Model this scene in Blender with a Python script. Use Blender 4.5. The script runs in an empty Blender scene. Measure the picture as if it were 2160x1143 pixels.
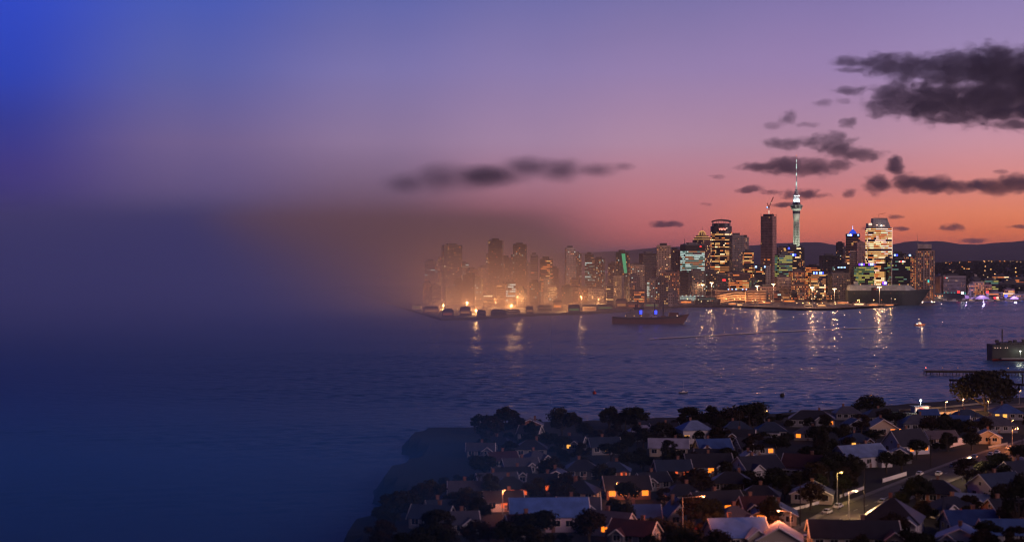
import bpy, bmesh, math, random
from mathutils import Vector, Matrix, noise
R = math.radians
rnd = random.Random(7)
scene = bpy.context.scene
COL = scene.collection

# ------------------------------------------------------------------ camera
EYE, HOR, FPX = 85.0, 545.0, 3073.0
cam_d = bpy.data.cameras.new("camera")
cam = bpy.data.objects.new("camera", cam_d); COL.objects.link(cam)
cam.location = (0, 0, EYE); cam.rotation_euler = (R(90), 0, 0)
cam_d.sensor_width = 36.0; cam_d.lens = 36.0 * FPX / 2160.0
cam_d.shift_y = -(571.5 - HOR) / 2160.0
cam_d.clip_start = 0.5; cam_d.clip_end = 400000
cam_d.dof.use_dof = True; cam_d.dof.focus_distance = 2900; cam_d.dof.aperture_fstop = 0.1
scene.camera = cam
scene.render.engine = 'CYCLES'
scene.view_settings.view_transform = 'Standard'
scene.view_settings.look = 'None'
scene.view_settings.exposure = 0.0
scene.view_settings.gamma = 1.0
scene.cycles.max_bounces = 5
scene.cycles.filter_width = 1.15
scene.cycles.diffuse_bounces = 2
scene.cycles.glossy_bounces = 3
scene.cycles.volume_bounces = 2
scene.cycles.transparent_max_bounces = 12
scene.cycles.sample_clamp_indirect = 3.0
scene.cycles.volume_step_rate = 1.0
scene.cycles.volume_max_steps = 128

def lin(c):
    def f(v):
        v = v / 255.0
        return v / 12.92 if v <= 0.04045 else ((v + 0.055) / 1.055) ** 2.4
    return tuple(f(v) for v in c[:3]) + (1.0,)

# ------------------------------------------------------------------ dusk sky (world)
# one elevation ramp for each compass direction, blended round the horizon
def az_of(px): return math.degrees(math.atan((px - 1080) / FPX))
def el_of(px, py): return math.degrees(math.atan((HOR - py) * math.cos(R(az_of(px))) / FPX))
ZEN = (5, 12, 44)
MISTK = 0.085
SKY = [  # (azimuth deg, [(elevation deg, sRGB), ...])
    (-180, [(0, (16, 18, 44)), (6, (22, 28, 66)), (14, (16, 24, 62)), (60, ZEN)]),
    (-60,  [(0, (24, 26, 70)), (4, (40, 40, 100)), (12, (24, 40, 112)), (60, ZEN)]),
]
tab = {
    0:    [(545, (34, 38, 98)), (450, (54, 50, 112)), (350, (62, 56, 132)), (250, (50, 60, 152)), (150, (44, 68, 182)), (0, (48, 74, 198)), (-160, (22, 58, 160)), (-500, (5, 40, 122))],
    400:  [(545, (58, 56, 100)), (500, (68, 64, 108)), (450, (82, 74, 116)), (400, (98, 84, 130)), (300, (114, 98, 146)), (150, (92, 98, 170)), (0, (74, 92, 182)), (-160, (30, 62, 150)), (-500, (8, 40, 118))],
    800:  [(545, (92, 62, 72)), (500, (90, 68, 88)), (450, (112, 84, 104)), (400, (122, 96, 122)), (300, (146, 122, 158)), (150, (126, 118, 174)), (0, (98, 104, 172)), (-160, (48, 70, 142)), (-500, (16, 44, 116))],
    1100: [(545, (158, 86, 88)), (500, (160, 94, 102)), (450, (172, 106, 118)), (400, (172, 118, 136)), (300, (168, 136, 168)), (150, (142, 126, 176)), (0, (114, 112, 172)), (-160, (70, 80, 146)), (-500, (36, 52, 120))],
    1400: [(545, (220, 108, 98)), (500, (215, 112, 106)), (450, (206, 118, 120)), (400, (200, 128, 138)), (300, (182, 142, 168)), (150, (152, 130, 176)), (0, (124, 116, 170)), (-160, (66, 92, 172)), (-500, (24, 58, 144))],
    1700: [(545, (250, 116, 80)), (500, (247, 124, 90)), (450, (238, 132, 106)), (400, (214, 132, 134)), (300, (186, 142, 165)), (150, (158, 132, 178)), (0, (134, 120, 174)), (-160, (72, 98, 178)), (-500, (28, 62, 150))],
    2160: [(545, (255, 116, 60)), (500, (255, 127, 70)), (450, (250, 142, 100)), (400, (236, 144, 128)), (350, (224, 148, 148)), (300, (212, 152, 165)), (150, (166, 142, 184)), (0, (148, 132, 184)), (-160, (78, 102, 180)), (-500, (32, 64, 150))],
}
for px in sorted(tab):
    SKY.append((az_of(px), [(el_of(px, py), c) for py, c in tab[px]] + [(60, ZEN)]))
SKY += [(45, [(0, (236, 104, 60)), (2, (238, 128, 90)), (6, (190, 140, 160)), (14, (80, 82, 140)), (60, ZEN)]),
        (100, [(0, (90, 66, 84)), (5, (84, 66, 92)), (12, (40, 46, 92)), (60, ZEN)]),
        (180, [(0, (16, 18, 44)), (6, (22, 28, 66)), (14, (16, 24, 62)), (60, ZEN)])]

world = bpy.data.worlds.new("World"); scene.world = world; world.use_nodes = True
def build_world():
    nt = world.node_tree; N = nt.nodes; L = nt.links; N.clear()
    def m(op, a, b=None, c=None):
        n = N.new('ShaderNodeMath'); n.operation = op
        for i, v in enumerate((a, b, c)):
            if v is None: continue
            if isinstance(v, (int, float)): n.inputs[i].default_value = v
            else: L.new(v, n.inputs[i])
        return n.outputs[0]
    tc = N.new('ShaderNodeTexCoord'); sep = N.new('ShaderNodeSeparateXYZ'); L.new(tc.outputs['Generated'], sep.inputs[0])
    X, Y, Z = sep.outputs
    az = m('MULTIPLY', m('ARCTAN2', X, Y), 180 / math.pi)
    el = m('MULTIPLY', m('ARCSINE', m('MINIMUM', m('MAXIMUM', Z, -1.0), 1.0)), 180 / math.pi)
    t = m('DIVIDE', el, 60.0)
    prev = None
    for i, (a, stops) in enumerate(SKY):
        r = N.new('ShaderNodeValToRGB'); cr = r.color_ramp; cr.interpolation = 'LINEAR'
        st = sorted((max(0.0, e / 60.0), c) for e, c in stops)
        while len(cr.elements) > 1: cr.elements.remove(cr.elements[-1])
        cr.elements[0].position = st[0][0]; cr.elements[0].color = lin(st[0][1])
        for p, c in st[1:]:
            e = cr.elements.new(min(1.0, p)); e.color = lin(c)
        L.new(t, r.inputs[0])
        if prev is None: prev = r.outputs[0]
        else:
            mr = N.new('ShaderNodeMapRange'); mr.interpolation_type = 'SMOOTHSTEP'
            mr.inputs['From Min'].default_value = SKY[i - 1][0]; mr.inputs['From Max'].default_value = a
            L.new(az, mr.inputs[0])
            mx = N.new('ShaderNodeMix'); mx.data_type = 'RGBA'
            L.new(mr.outputs[0], mx.inputs[0]); L.new(prev, mx.inputs[6]); L.new(r.outputs[0], mx.inputs[7])
            prev = mx.outputs[2]
    # a whisper of thin high haze so the gradient is not perfectly smooth
    nz = N.new('ShaderNodeTexNoise'); nz.inputs['Scale'].default_value = 5.0; nz.inputs['Detail'].default_value = 5
    mp = N.new('ShaderNodeMapping'); mp.inputs['Scale'].default_value = (1, 1, 5); L.new(tc.outputs['Generated'], mp.inputs[0]); L.new(mp.outputs[0], nz.inputs[0])
    f = m('ADD', m('MULTIPLY', nz.outputs[0], 0.10), 0.95)
    sc_ = N.new('ShaderNodeVectorMath'); sc_.operation = 'SCALE'; L.new(prev, sc_.inputs[0]); L.new(f, sc_.inputs['Scale'])
    bg = N.new('ShaderNodeBackground'); L.new(sc_.outputs[0], bg.inputs[0]); bg.inputs[1].default_value = 1.0
    out = N.new('ShaderNodeOutputWorld'); L.new(bg.outputs[0], out.inputs[0])
build_world()

# the last, very faint and very broad afterglow from behind the camera's right shoulder
sun_d = bpy.data.lights.new("afterglow", 'SUN'); sun_d.energy = 1.3; sun_d.angle = R(40); sun_d.color = (1.0, 0.62, 0.66)
sun = bpy.data.objects.new("afterglow", sun_d); COL.objects.link(sun)
sun.rotation_euler = (R(77), 0, R(50))

# ------------------------------------------------------------------ helpers
def new_mat(name, col, rough=0.8, metal=0.0, spec=0.5, vary=0.0, scale=0.5, bump=0.0, bscale=2.0):
    m = bpy.data.materials.new(name); m.use_nodes = True
    nt = m.node_tree; b = nt.nodes['Principled BSDF']
    b.inputs['Base Color'].default_value = (*col, 1); b.inputs['Roughness'].default_value = rough
    b.inputs['Metallic'].default_value = metal; b.inputs['Specular IOR Level'].default_value = spec
    if vary or bump:
        tc = nt.nodes.new('ShaderNodeTexCoord')
    if vary:
        nz = nt.nodes.new('ShaderNodeTexNoise'); nz.inputs['Scale'].default_value = scale; nz.inputs['Detail'].default_value = 6
        nt.links.new(tc.outputs['Object'], nz.inputs[0])
        r = nt.nodes.new('ShaderNodeValToRGB')
        r.color_ramp.elements[0].position = 0.3; r.color_ramp.elements[1].position = 0.7
        r.color_ramp.elements[0].color = (*[c * (1 - vary) for c in col], 1)
        r.color_ramp.elements[1].color = (*[min(1, c * (1 + vary)) for c in col], 1)
        nt.links.new(nz.outputs[0], r.inputs[0]); nt.links.new(r.outputs[0], b.inputs['Base Color'])
    if bump:
        n2 = nt.nodes.new('ShaderNodeTexNoise'); n2.inputs['Scale'].default_value = bscale
        nt.links.new(tc.outputs['Object'], n2.inputs[0])
        bp = nt.nodes.new('ShaderNodeBump'); bp.inputs['Strength'].default_value = bump
        nt.links.new(n2.outputs[0], bp.inputs['Height']); nt.links.new(bp.outputs[0], b.inputs['Normal'])
    return m

def emit_mat(name, rgb, strength, sampled=False):
    m = bpy.data.materials.new(name); m.use_nodes = True
    nt = m.node_tree; b = nt.nodes['Principled BSDF']
    c = lin(rgb)
    b.inputs['Base Color'].default_value = (0.05, 0.05, 0.05, 1)
    b.inputs['Emission Color'].default_value = c; b.inputs['Emission Strength'].default_value = strength
    m.cycles.emission_sampling = 'AUTO' if sampled else 'NONE'
    return m

# Emissive window materials (lit rooms and lamps, also glowing fins and mast sections)
E = {
    'warm':   emit_mat('lit_warm', (255, 190, 110), 1.15),
    'warmhi': emit_mat('lit_warm_bright', (255, 214, 160), 2.1),
    'warmlo': emit_mat('lit_warm_dim', (235, 150, 85), 0.5),
    'orange': emit_mat('lit_orange', (255, 138, 62), 1.05),
    'oranlo': emit_mat('lit_orange_dim', (220, 105, 55), 0.42),
    'cool':   emit_mat('lit_cool', (205, 235, 225), 1.1),
    'coollo': emit_mat('lit_cool_dim', (120, 185, 165), 0.42),
    'green':  emit_mat('lit_green_yellow', (225, 215, 105), 0.65),
    'greenlo': emit_mat('lit_green_dim', (120, 160, 90), 0.4),
    'pink':   emit_mat('lit_pinkish_white', (255, 205, 180), 1.5),
    'white':  emit_mat('lamp_white', (255, 250, 235), 6.0),
    'lamp':   emit_mat('lamp_sodium', (255, 190, 110), 9.0),
    'lampo':  emit_mat('lamp_orange', (255, 140, 50), 6.0),
    'blue':   emit_mat('sign_blue', (50, 70, 255), 3.0),
    'bluew':  emit_mat('sign_blue_white', (150, 190, 255), 3.5),
    'purple': emit_mat('sign_purple', (120, 60, 255), 2.0),
    'lilac':  emit_mat('light_lilac', (200, 150, 255), 1.6),
    'red':    emit_mat('sign_red', (255, 40, 40), 3.0),
    'teal':   emit_mat('light_teal', (70, 220, 210), 1.2),
    'house':  emit_mat('house_window', (255, 128, 30), 1.9),
    'house2': emit_mat('house_window_yellow', (255, 175, 75), 1.5),
    'house3': emit_mat('house_window_red', (235, 92, 38), 1.3),
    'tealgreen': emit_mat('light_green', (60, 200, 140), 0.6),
}
GLASS = new_mat('dark_glass', (0.012, 0.016, 0.024), rough=0.16, spec=0.7)
def W(name, c, **k): return new_mat(name, c, vary=k.pop('vary', 0.25), scale=k.pop('scale', 0.12), **k)
M = {
    'conc': W('concrete_grey', (0.24, 0.22, 0.22)), 'concl': W('concrete_pale', (0.45, 0.41, 0.39)),
    'dark': W('cladding_dark', (0.055, 0.056, 0.068), rough=0.5), 'brown': W('cladding_brown', (0.20, 0.12, 0.10)),
    'teal': W('cladding_teal', (0.02, 0.045, 0.05), rough=0.35), 'pink': W('stone_pinkish', (0.36, 0.23, 0.20)),
    'beige': W('concrete_beige', (0.38, 0.30, 0.25)), 'navy': W('cladding_navy', (0.016, 0.022, 0.045), rough=0.35),
    'white': W('painted_white', (0.72, 0.70, 0.70), vary=0.08), 'steel': W('painted_steel', (0.30, 0.30, 0.32), rough=0.5),
    'black': W('bitumen_black', (0.012, 0.012, 0.014)), 'red': W('painted_red', (0.40, 0.05, 0.035), rough=0.5),
}

class MB:
    """collects faces and links them as one mesh object"""
    def __init__(s): s.v = []; s.f = []; s.mi = []; s.mats = []
    def slot(s, m):
        if m not in s.mats: s.mats.append(m)
        return s.mats.index(m)
    def face(s, pts, m):
        b = len(s.v); s.v += [tuple(p) for p in pts]; s.f.append(tuple(range(b, b + len(pts)))); s.mi.append(s.slot(m))
    def box(s, x0, x1, y0, y1, z0, z1, m, T=None):
        p = [(x0, y0, z0), (x1, y0, z0), (x1, y1, z0), (x0, y1, z0), (x0, y0, z1), (x1, y0, z1), (x1, y1, z1), (x0, y1, z1)]
        if T: p = [tuple(T @ Vector(q)) for q in p]
        b = len(s.v); s.v += p; k = s.slot(m)
        for f in ((0, 3, 2, 1), (4, 5, 6, 7), (0, 1, 5, 4), (1, 2, 6, 5), (2, 3, 7, 6), (3, 0, 4, 7)):
            s.f.append(tuple(b + i for i in f)); s.mi.append(k)
    def prism(s, outline, z0, z1, m, top=None):
        n = len(outline); b = len(s.v); k = s.slot(m)
        s.v += [(x, y, z0) for x, y in outline]
        s.v += [(x, y, z1) for x, y in (top or outline)]
        for i in range(n):
            j = (i + 1) % n; s.f.append((b + i, b + j, b + n + j, b + n + i)); s.mi.append(k)
        s.f.append(tuple(b + n + i for i in range(n))); s.mi.append(k)
        s.f.append(tuple(b + i for i in reversed(range(n)))); s.mi.append(k)
    def lathe(s, prof, m, n=20, cx=0, cy=0, z0=0):
        k = s.slot(m); b = len(s.v)
        for r, z in prof:
            for i in range(n):
                a = 2 * math.pi * i / n; s.v.append((cx + r * math.cos(a), cy + r * math.sin(a), z0 + z))
        for j in range(len(prof) - 1):
            for i in range(n):
                i2 = (i + 1) % n
                s.f.append((b + j * n + i, b + j * n + i2, b + (j + 1) * n + i2, b + (j + 1) * n + i)); s.mi.append(k)
        s.f.append(tuple(b + (len(prof) - 1) * n + i for i in range(n))); s.mi.append(k)
        s.f.append(tuple(b + i for i in reversed(range(n)))); s.mi.append(k)
    def bar(s, a, b_, r, m, n=6, r2=None):
        a = Vector(a); b_ = Vector(b_); d = b_ - a
        q = d.to_track_quat('Z', 'Y'); k = s.slot(m); o = len(s.v); r2 = r if r2 is None else r2
        for base, rr in ((a, r), (b_, r2)):
            for i in range(n):
                t = 2 * math.pi * i / n
                s.v.append(tuple(base + q @ Vector((rr * math.cos(t), rr * math.sin(t), 0))))
        for i in range(n):
            j = (i + 1) % n; s.f.append((o + i, o + j, o + n + j, o + n + i)); s.mi.append(k)
        s.f.append(tuple(o + i for i in reversed(range(n)))); s.mi.append(k)
        s.f.append(tuple(o + n + i for i in range(n))); s.mi.append(k)
    def build(s, name, parent=None, smooth=False):
        me = bpy.data.meshes.new(name); me.from_pydata(s.v, [], s.f)
        for m in s.mats: me.materials.append(m)
        me.polygons.foreach_set('material_index', s.mi)
        if smooth: me.polygons.foreach_set('use_smooth', [True] * len(me.polygons))
        me.update()
        o = bpy.data.objects.new(name, me); COL.objects.link(o)
        if parent is not None: o.parent = parent
        return o

LABELS = {}
def tag(o, label, cat, group=None):
    n = len(label.split())
    if not 4 <= n <= 16: print('LABEL LENGTH', n, label)
    if label in LABELS: print('LABEL TWICE', label)
    LABELS[label] = 1
    o['label'] = label; o['category'] = cat
    if group: o['group'] = group
    return o
def struct(o, kind='structure'): o['kind'] = kind; return o
def empty(name, loc, rz=0):
    o = bpy.data.objects.new(name, None); COL.objects.link(o); o.location = loc; o.rotation_euler = (0, 0, rz)
    o.empty_display_size = 1; return o
def copy_tree(o, parent=None):
    c = o.copy(); COL.objects.link(c)
    if parent is not None: c.parent = parent
    for ch in KIDS.get(o.name, []): copy_tree(ch, c)
    return c
KIDS = {}
def learn(root):
    """remember children once, so that copying is quick"""
    by = {}
    for o in COL.objects:
        if o.parent: by.setdefault(o.parent.name, []).append(o)
    def go(o):
        KIDS[o.name] = by.get(o.name, [])
        for c in KIDS[o.name]: go(c)
    go(root)
WORDS = ['first', 'second', 'third', 'fourth', 'fifth', 'sixth', 'seventh', 'eighth', 'ninth', 'tenth', 'eleventh', 'twelfth',
         'thirteenth', 'fourteenth', 'fifteenth', 'sixteenth', 'seventeenth', 'eighteenth', 'nineteenth', 'twentieth']
TENS = {2: 'twenty', 3: 'thirty', 4: 'forty', 5: 'fifty', 6: 'sixty', 7: 'seventy', 8: 'eighty', 9: 'ninety'}
def nth(i):
    i += 1
    if i <= 20: return WORDS[i - 1]
    if i % 10 == 0: return TENS[i // 10][:-1] + 'ieth' if i < 100 else 'hundredth'
    return TENS[i // 10] + '-' + WORDS[i % 10 - 1]

def sstep(a, b, x):
    t = min(1, max(0, (x - a) / (b - a))); return t * t * (3 - 2 * t)
def near_ground(x, y):
    g = 3.0 + max(0.0, 760 - y) * 0.02
    return max(g, 82 - 0.27 * y) if y < 330 else g
def far_ground(x, y):
    px = 1080 + x / y * FPX
    g = 3.2
    g += 22 * sstep(2900, 4200, y) * sstep(1150, 1500, px)
    g += 34 * sstep(3500, 5200, y) * sstep(1700, 2100, px)
    return g
def P(px, py, ground=near_ground, z_off=0.0):
    """the point of the ground seen at this place"""
    D = 600.0 if ground is near_ground else 3000.0
    for _ in range(30):
        x = (px - 1080) / FPX * D; z = ground(x, D) + z_off
        D = 0.5 * D + 0.5 * (EYE - z) * FPX / (py - HOR)
    x = (px - 1080) / FPX * D
    return Vector((x, D, ground(x, D)))
def XW(px, D): return (px - 1080) / FPX * D
def ZW(py, D): return EYE - (py - HOR) / FPX * D

# ------------------------------------------------------------------ harbour water
def build_water():
    m = bpy.data.materials.new('harbour_water'); m.use_nodes = True
    nt = m.node_tree; N = nt.nodes; L = nt.links; b = N['Principled BSDF']
    b.inputs['Base Color'].default_value = (0.05, 0.13, 0.27, 1)
    b.inputs['Specular Tint'].default_value = (0.72, 0.86, 1.0, 1)
    b.inputs['Roughness'].default_value = 0.25; b.inputs['IOR'].default_value = 1.30
    geo = N.new('ShaderNodeNewGeometry')
    sep = N.new('ShaderNodeSeparateXYZ'); L.new(geo.outputs['Position'], sep.inputs[0])
    def noise_h(scale, detail, stretch=(1, 1, 1), rot=0):
        mp = N.new('ShaderNodeMapping'); mp.inputs['Scale'].default_value = stretch; mp.inputs['Rotation'].default_value = (0, 0, rot)
        L.new(geo.outputs['Position'], mp.inputs[0])
        nz = N.new('ShaderNodeTexNoise'); nz.inputs['Scale'].default_value = scale; nz.inputs['Detail'].default_value = detail
        nz.inputs['Roughness'].default_value = 0.6
        L.new(mp.outputs[0], nz.inputs[0]); return nz.outputs[0]
    def m_(op, a, b_):
        n = N.new('ShaderNodeMath'); n.operation = op
        for i, v in enumerate((a, b_)):
            if isinstance(v, (int, float)): n.inputs[i].default_value = v
            else: L.new(v, n.inputs[i])
        return n.outputs[0]
    big = noise_h(0.035, 3, (1.0, 0.8, 1), 0.3)
    mid = noise_h(0.16, 5, (0.8, 0.55, 1), 0.2)
    fine = noise_h(0.9, 3)
    h = m_('ADD', m_('ADD', m_('MULTIPLY', big, 2.5), m_('MULTIPLY', mid, 3.0)), m_('MULTIPLY', fine, 0.7))
    # calmer and rougher streaks drawn out by wind and current
    streak = noise_h(0.0022, 4, (1.0, 4.0, 1), 0.12)
    mr = N.new('ShaderNodeMapRange'); mr.inputs['From Min'].default_value = 0.35; mr.inputs['From Max'].default_value = 0.65
    mr.inputs['To Min'].default_value = 0.55; mr.inputs['To Max'].default_value = 1.15
    L.new(streak, mr.inputs[0])
    # sheltered side of the harbour (west by the left shore) lies calmer
    ratio = m_('DIVIDE', sep.outputs[0], m_('MAXIMUM', sep.outputs[1], 1.0))
    side = N.new('ShaderNodeMapRange'); side.interpolation_type = 'SMOOTHSTEP'
    side.inputs['From Min'].default_value = -0.12; side.inputs['From Max'].default_value = 0.12
    side.inputs['To Min'].default_value = 0.25; side.inputs['To Max'].default_value = 1.0
    L.new(ratio, side.inputs[0])
    rr = N.new('ShaderNodeMapRange'); rr.inputs['From Min'].default_value = 0.25; rr.inputs['From Max'].default_value = 1.0
    rr.inputs['To Min'].default_value = 0.38; rr.inputs['To Max'].default_value = 0.22
    L.new(side.outputs[0], rr.inputs[0]); L.new(rr.outputs[0], b.inputs['Roughness'])
    k = m_('MULTIPLY', mr.outputs[0], side.outputs[0])
    bp = N.new('ShaderNodeBump'); bp.inputs['Distance'].default_value = 1.0
    L.new(m_('MULTIPLY', k, 1.0), bp.inputs['Strength']); L.new(h, bp.inputs['Height']); L.new(bp.outputs[0], b.inputs['Normal'])
    # real waves where the harbour is seen close enough, level water beyond
    v = []; f = []
    rw = random.Random(3); comps = []
    for lam, slope in ((34, .012), (22, .022), (17.5, .030), (14, .040), (11.5, .048), (9.6, .052), (8.1, .060), (7.0, .062), (15.5, .034), (12.6, .042), (10.4, .05), (8.8, .056), (7.5, .06)):
        a_ = rw.gauss(math.radians(-68), .75); kk = 2 * math.pi / lam
        comps.append((kk * math.cos(a_), kk * math.sin(a_), rw.uniform(0, 6.28), slope / kk * 1.15))
    import numpy as np
    def zone(x0, x1, y0, y1, cell, drop):
        nx = int(round((x1 - x0) / cell)); ny = int(round((y1 - y0) / cell))
        X, Y = np.meshgrid(np.linspace(x0, x1, nx + 1), np.linspace(y0, y1, ny + 1))
        Z = np.zeros_like(X)
        for i, (kx, ky, ph, amp) in enumerate(comps):
            if amp > 0 and 2 * math.pi / math.hypot(kx, ky) >= drop: Z += amp * np.sin(kx * X + ky * Y + ph)
        g = .72 + .38 * np.sin(X * .0061 + Y * .0172 + 1.0) * np.sin(X * .0023 - Y * .0083) + .25 * np.sin(Y * .031 + X * .004)
        edge = np.minimum(np.minimum(X - x0, x1 - X), np.minimum(Y - y0, y1 - Y)) / 40.0
        calm = np.clip((X + 460) / 420.0, 0.12, 1)
        Z *= np.clip(g, .25, 1.3) * np.clip(edge, 0, 1) * calm
        base = len(v); v.extend(zip(X.ravel().tolist(), Y.ravel().tolist(), Z.ravel().tolist()))
        I = np.arange(ny)[:, None] * (nx + 1) + np.arange(nx)[None, :] + base
        f.extend(np.stack([I, I + 1, I + nx + 2, I + nx + 1], -1).reshape(-1, 4).tolist())
    zone(-450, 650, 470, 1400, 2.2, 6.5); zone(-750, 1150, 1400, 2990, 4.0, 11)
    S = 120000; xs = [-S, -20000, -4000, -750, -450, 650, 1150, 4000, 20000, S]; ys = [-3000, 0, 470, 1400, 2990, 12000, 40000, S]
    for i in range(len(xs) - 1):
        for j in range(len(ys) - 1):
            if (j == 2 and i == 4) or (j == 3 and i in (3, 4, 5)): continue
            o = len(v); v += [(xs[i], ys[j], 0), (xs[i + 1], ys[j], 0), (xs[i + 1], ys[j + 1], 0), (xs[i], ys[j + 1], 0)]; f.append((o, o + 1, o + 2, o + 3))
    me = bpy.data.meshes.new('water'); me.from_pydata(v, [], f); me.materials.append(m)
    me.polygons.foreach_set('use_smooth', [True] * len(me.polygons)); me.update()
    o = bpy.data.objects.new('water', me); COL.objects.link(o); struct(o)
build_water()

# ------------------------------------------------------------------ land sheets
def land(name, inside_edge, ground, mat, xs, ys, skirt=-2.0):
    """grid terrain; points outside the shore fall under the water"""
    mb = MB(); me_v = []; idx = {}
    for j, y in enumerate(ys):
        for i, x in enumerate(xs):
            d = inside_edge(x, y)
            z = ground(x, y); t = sstep(-3, 3, d)
            me_v.append((x, y, skirt + (z - skirt) * t)); idx[(i, j)] = len(me_v) - 1
    f = []
    for j in range(len(ys) - 1):
        for i in range(len(xs) - 1):
            q = (idx[(i, j)], idx[(i + 1, j)], idx[(i + 1, j + 1)], idx[(i, j + 1)])
            if all(me_v[a][2] <= skirt + 1e-6 for a in q): continue
            f.append(q)
    me = bpy.data.meshes.new(name); me.from_pydata(me_v, [], f); me.materials.append(mat); me.update()
    o = bpy.data.objects.new(name, me); COL.objects.link(o)
    return struct(o)
def frange(a, b, s):
    n = int(round((b - a) / s)); return [a + (b - a) * i / n for i in range(n + 1)]

NEAR_SHORE = [(1000, 918), (1060, 905), (1200, 902), (1400, 892), (1600, 885), (1830, 868), (1960, 858), (2080, 848), (2300, 835)]
def near_edge(x, y):
    # distance (rough) inland of the shore; positive inland
    px = 1080 + x / max(y, 1) * FPX
    pts = NEAR_SHORE
    if px <= pts[0][0]: py = pts[0][1]
    elif px >= pts[-1][0]: py = pts[-1][1]
    else:
        for (a, b), (c, d) in zip(pts, pts[1:]):
            if a <= px <= c: py = b + (d - b) * (px - a) / (c - a); break
    Ds = EYE * FPX / (py - HOR)
    d1 = Ds - y + 2
    d2 = x + 44 + 5 * math.sin(y * 0.05) - max(0, (430 - y)) * 0.02
    if y < 380: d2 += (380 - y) * 1.2
    return min(d1, d2)
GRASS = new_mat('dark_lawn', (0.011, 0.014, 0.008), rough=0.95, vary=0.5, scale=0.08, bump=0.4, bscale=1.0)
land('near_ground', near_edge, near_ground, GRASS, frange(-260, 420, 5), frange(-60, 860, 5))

FAR_SHORE = [(600, 585), (740, 612), (860, 655), (930, 676), (1010, 674), (1080, 668), (1200, 664), (1290, 660), (1345, 655), (1425, 648), (1460, 648), (1570, 648),
             (1640, 652), (1700, 655), (1760, 653), (1850, 648), (1900, 643), (1908, 636), (1960, 634), (2160, 634), (2500, 634)]
def shore_py(px):
    pts = FAR_SHORE
    if px <= pts[0][0]: return pts[0][1]
    if px >= pts[-1][0]: return pts[-1][1]
    for (a, b), (c, d) in zip(pts, pts[1:]):
        if a <= px <= c: return b + (d - b) * (px - a) / (c - a)
ASPH = new_mat('quay_asphalt', (0.06, 0.055, 0.052), rough=0.85, vary=0.35, scale=0.03)
def build_far_land():
    # built in fans of constant bearing so that the quay edge is crisp
    pxs = [600 + 6 * i for i in range(0, 293)]
    mb_v = []; mb_f = []
    rows = 26
    for px in pxs:
        D0 = EYE * FPX / (shore_py(px) - HOR)
        for r in range(rows):
            if r == 0: D, z = D0, -2.0
            elif r == 1: D, z = D0 + 0.3, 3.2
            else:
                D = D0 + (r - 1) ** 1.7 * (7600 - D0) / (rows - 2) ** 1.7
                z = far_ground(XW(px, D), D)
            mb_v.append((XW(px, D), D, z))
    for i in range(len(pxs) - 1):
        for r in range(rows - 1):
            a = i * rows + r
            if 1784 < pxs[i] < 1906 and r in (3, 4): continue      # the ship's berth
            mb_f.append((a, a + rows, a + rows + 1, a + 1))
    me = bpy.data.meshes.new('city_ground'); me.from_pydata(mb_v, [], mb_f); me.materials.append(ASPH); me.update()
    o = bpy.data.objects.new('city_ground', me); COL.objects.link(o); struct(o)
build_far_land()

# far range of hills
HILL = [(0, 545.5), (300, 544), (700, 539), (900, 536), (1200, 534), (1300, 530), (1345, 526), (1400, 521), (1430, 520), (1470, 524), (1520, 521), (1578, 518), (1640, 513), (1700, 511.5), (1728, 510.5),
        (1750, 515), (1762, 517), (1800, 520), (1850, 520), (1884, 515), (1905, 511), (1935, 508), (1950, 510), (1975, 508.5), (2000, 511),
        (2030, 515), (2060, 516.5), (2090, 513), (2115, 511), (2140, 510), (2160, 508), (2400, 502), (2800, 510)]
def hill_py(px):
    for (a, b), (c, d) in zip(HILL, HILL[1:]):
        if a <= px <= c: return b + (d - b) * (px - a) / (c - a)
    return 530
def build_hills():
    m = new_mat('bush_covered_hills', (0.05, 0.045, 0.055), rough=1.0, vary=0.4, scale=0.002, spec=0.1)
    v = []; f = []; pxs = [0 + 5 * i for i in range(0, 540)]; rows = 14
    for px in pxs:
        Dr = 15500
        ztop = ZW(hill_py(px), Dr)
        for r in range(rows):
            t = r / (rows - 3)
            D = 9500 + 6000 * t
            x = XW(px, D)
            prof = min(1, max(0, t)) ** 1.6 if t <= 1 else max(0, 1 - (t - 1) * 3)
            n = noise.noise(Vector((x * 0.0012, D * 0.0012, 0))) * 0.5 + noise.noise(Vector((x * 0.004, D * 0.004, 3))) * 0.22
            z = -2 + (ztop + 2) * prof * (1 + (n * 0.55 if t < 0.98 else 0))
            if abs(t - 1) < 0.05: z += noise.noise(Vector((x * 0.006, 0, 7))) * 7 + noise.noise(Vector((x * 0.02, 0, 9))) * 3.5
            v.append((x, D, z))
    for i in range(len(pxs) - 1):
        for r in range(rows - 1):
            a = i * rows + r; f.append((a, a + rows, a + rows + 1, a + 1))
    me = bpy.data.meshes.new('hills'); me.from_pydata(v, [], f); me.materials.append(m)
    me.polygons.foreach_set('use_smooth', [True] * len(me.polygons)); me.update()
    o = bpy.data.objects.new('hills', me); COL.objects.link(o); struct(o)
build_hills()

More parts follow.
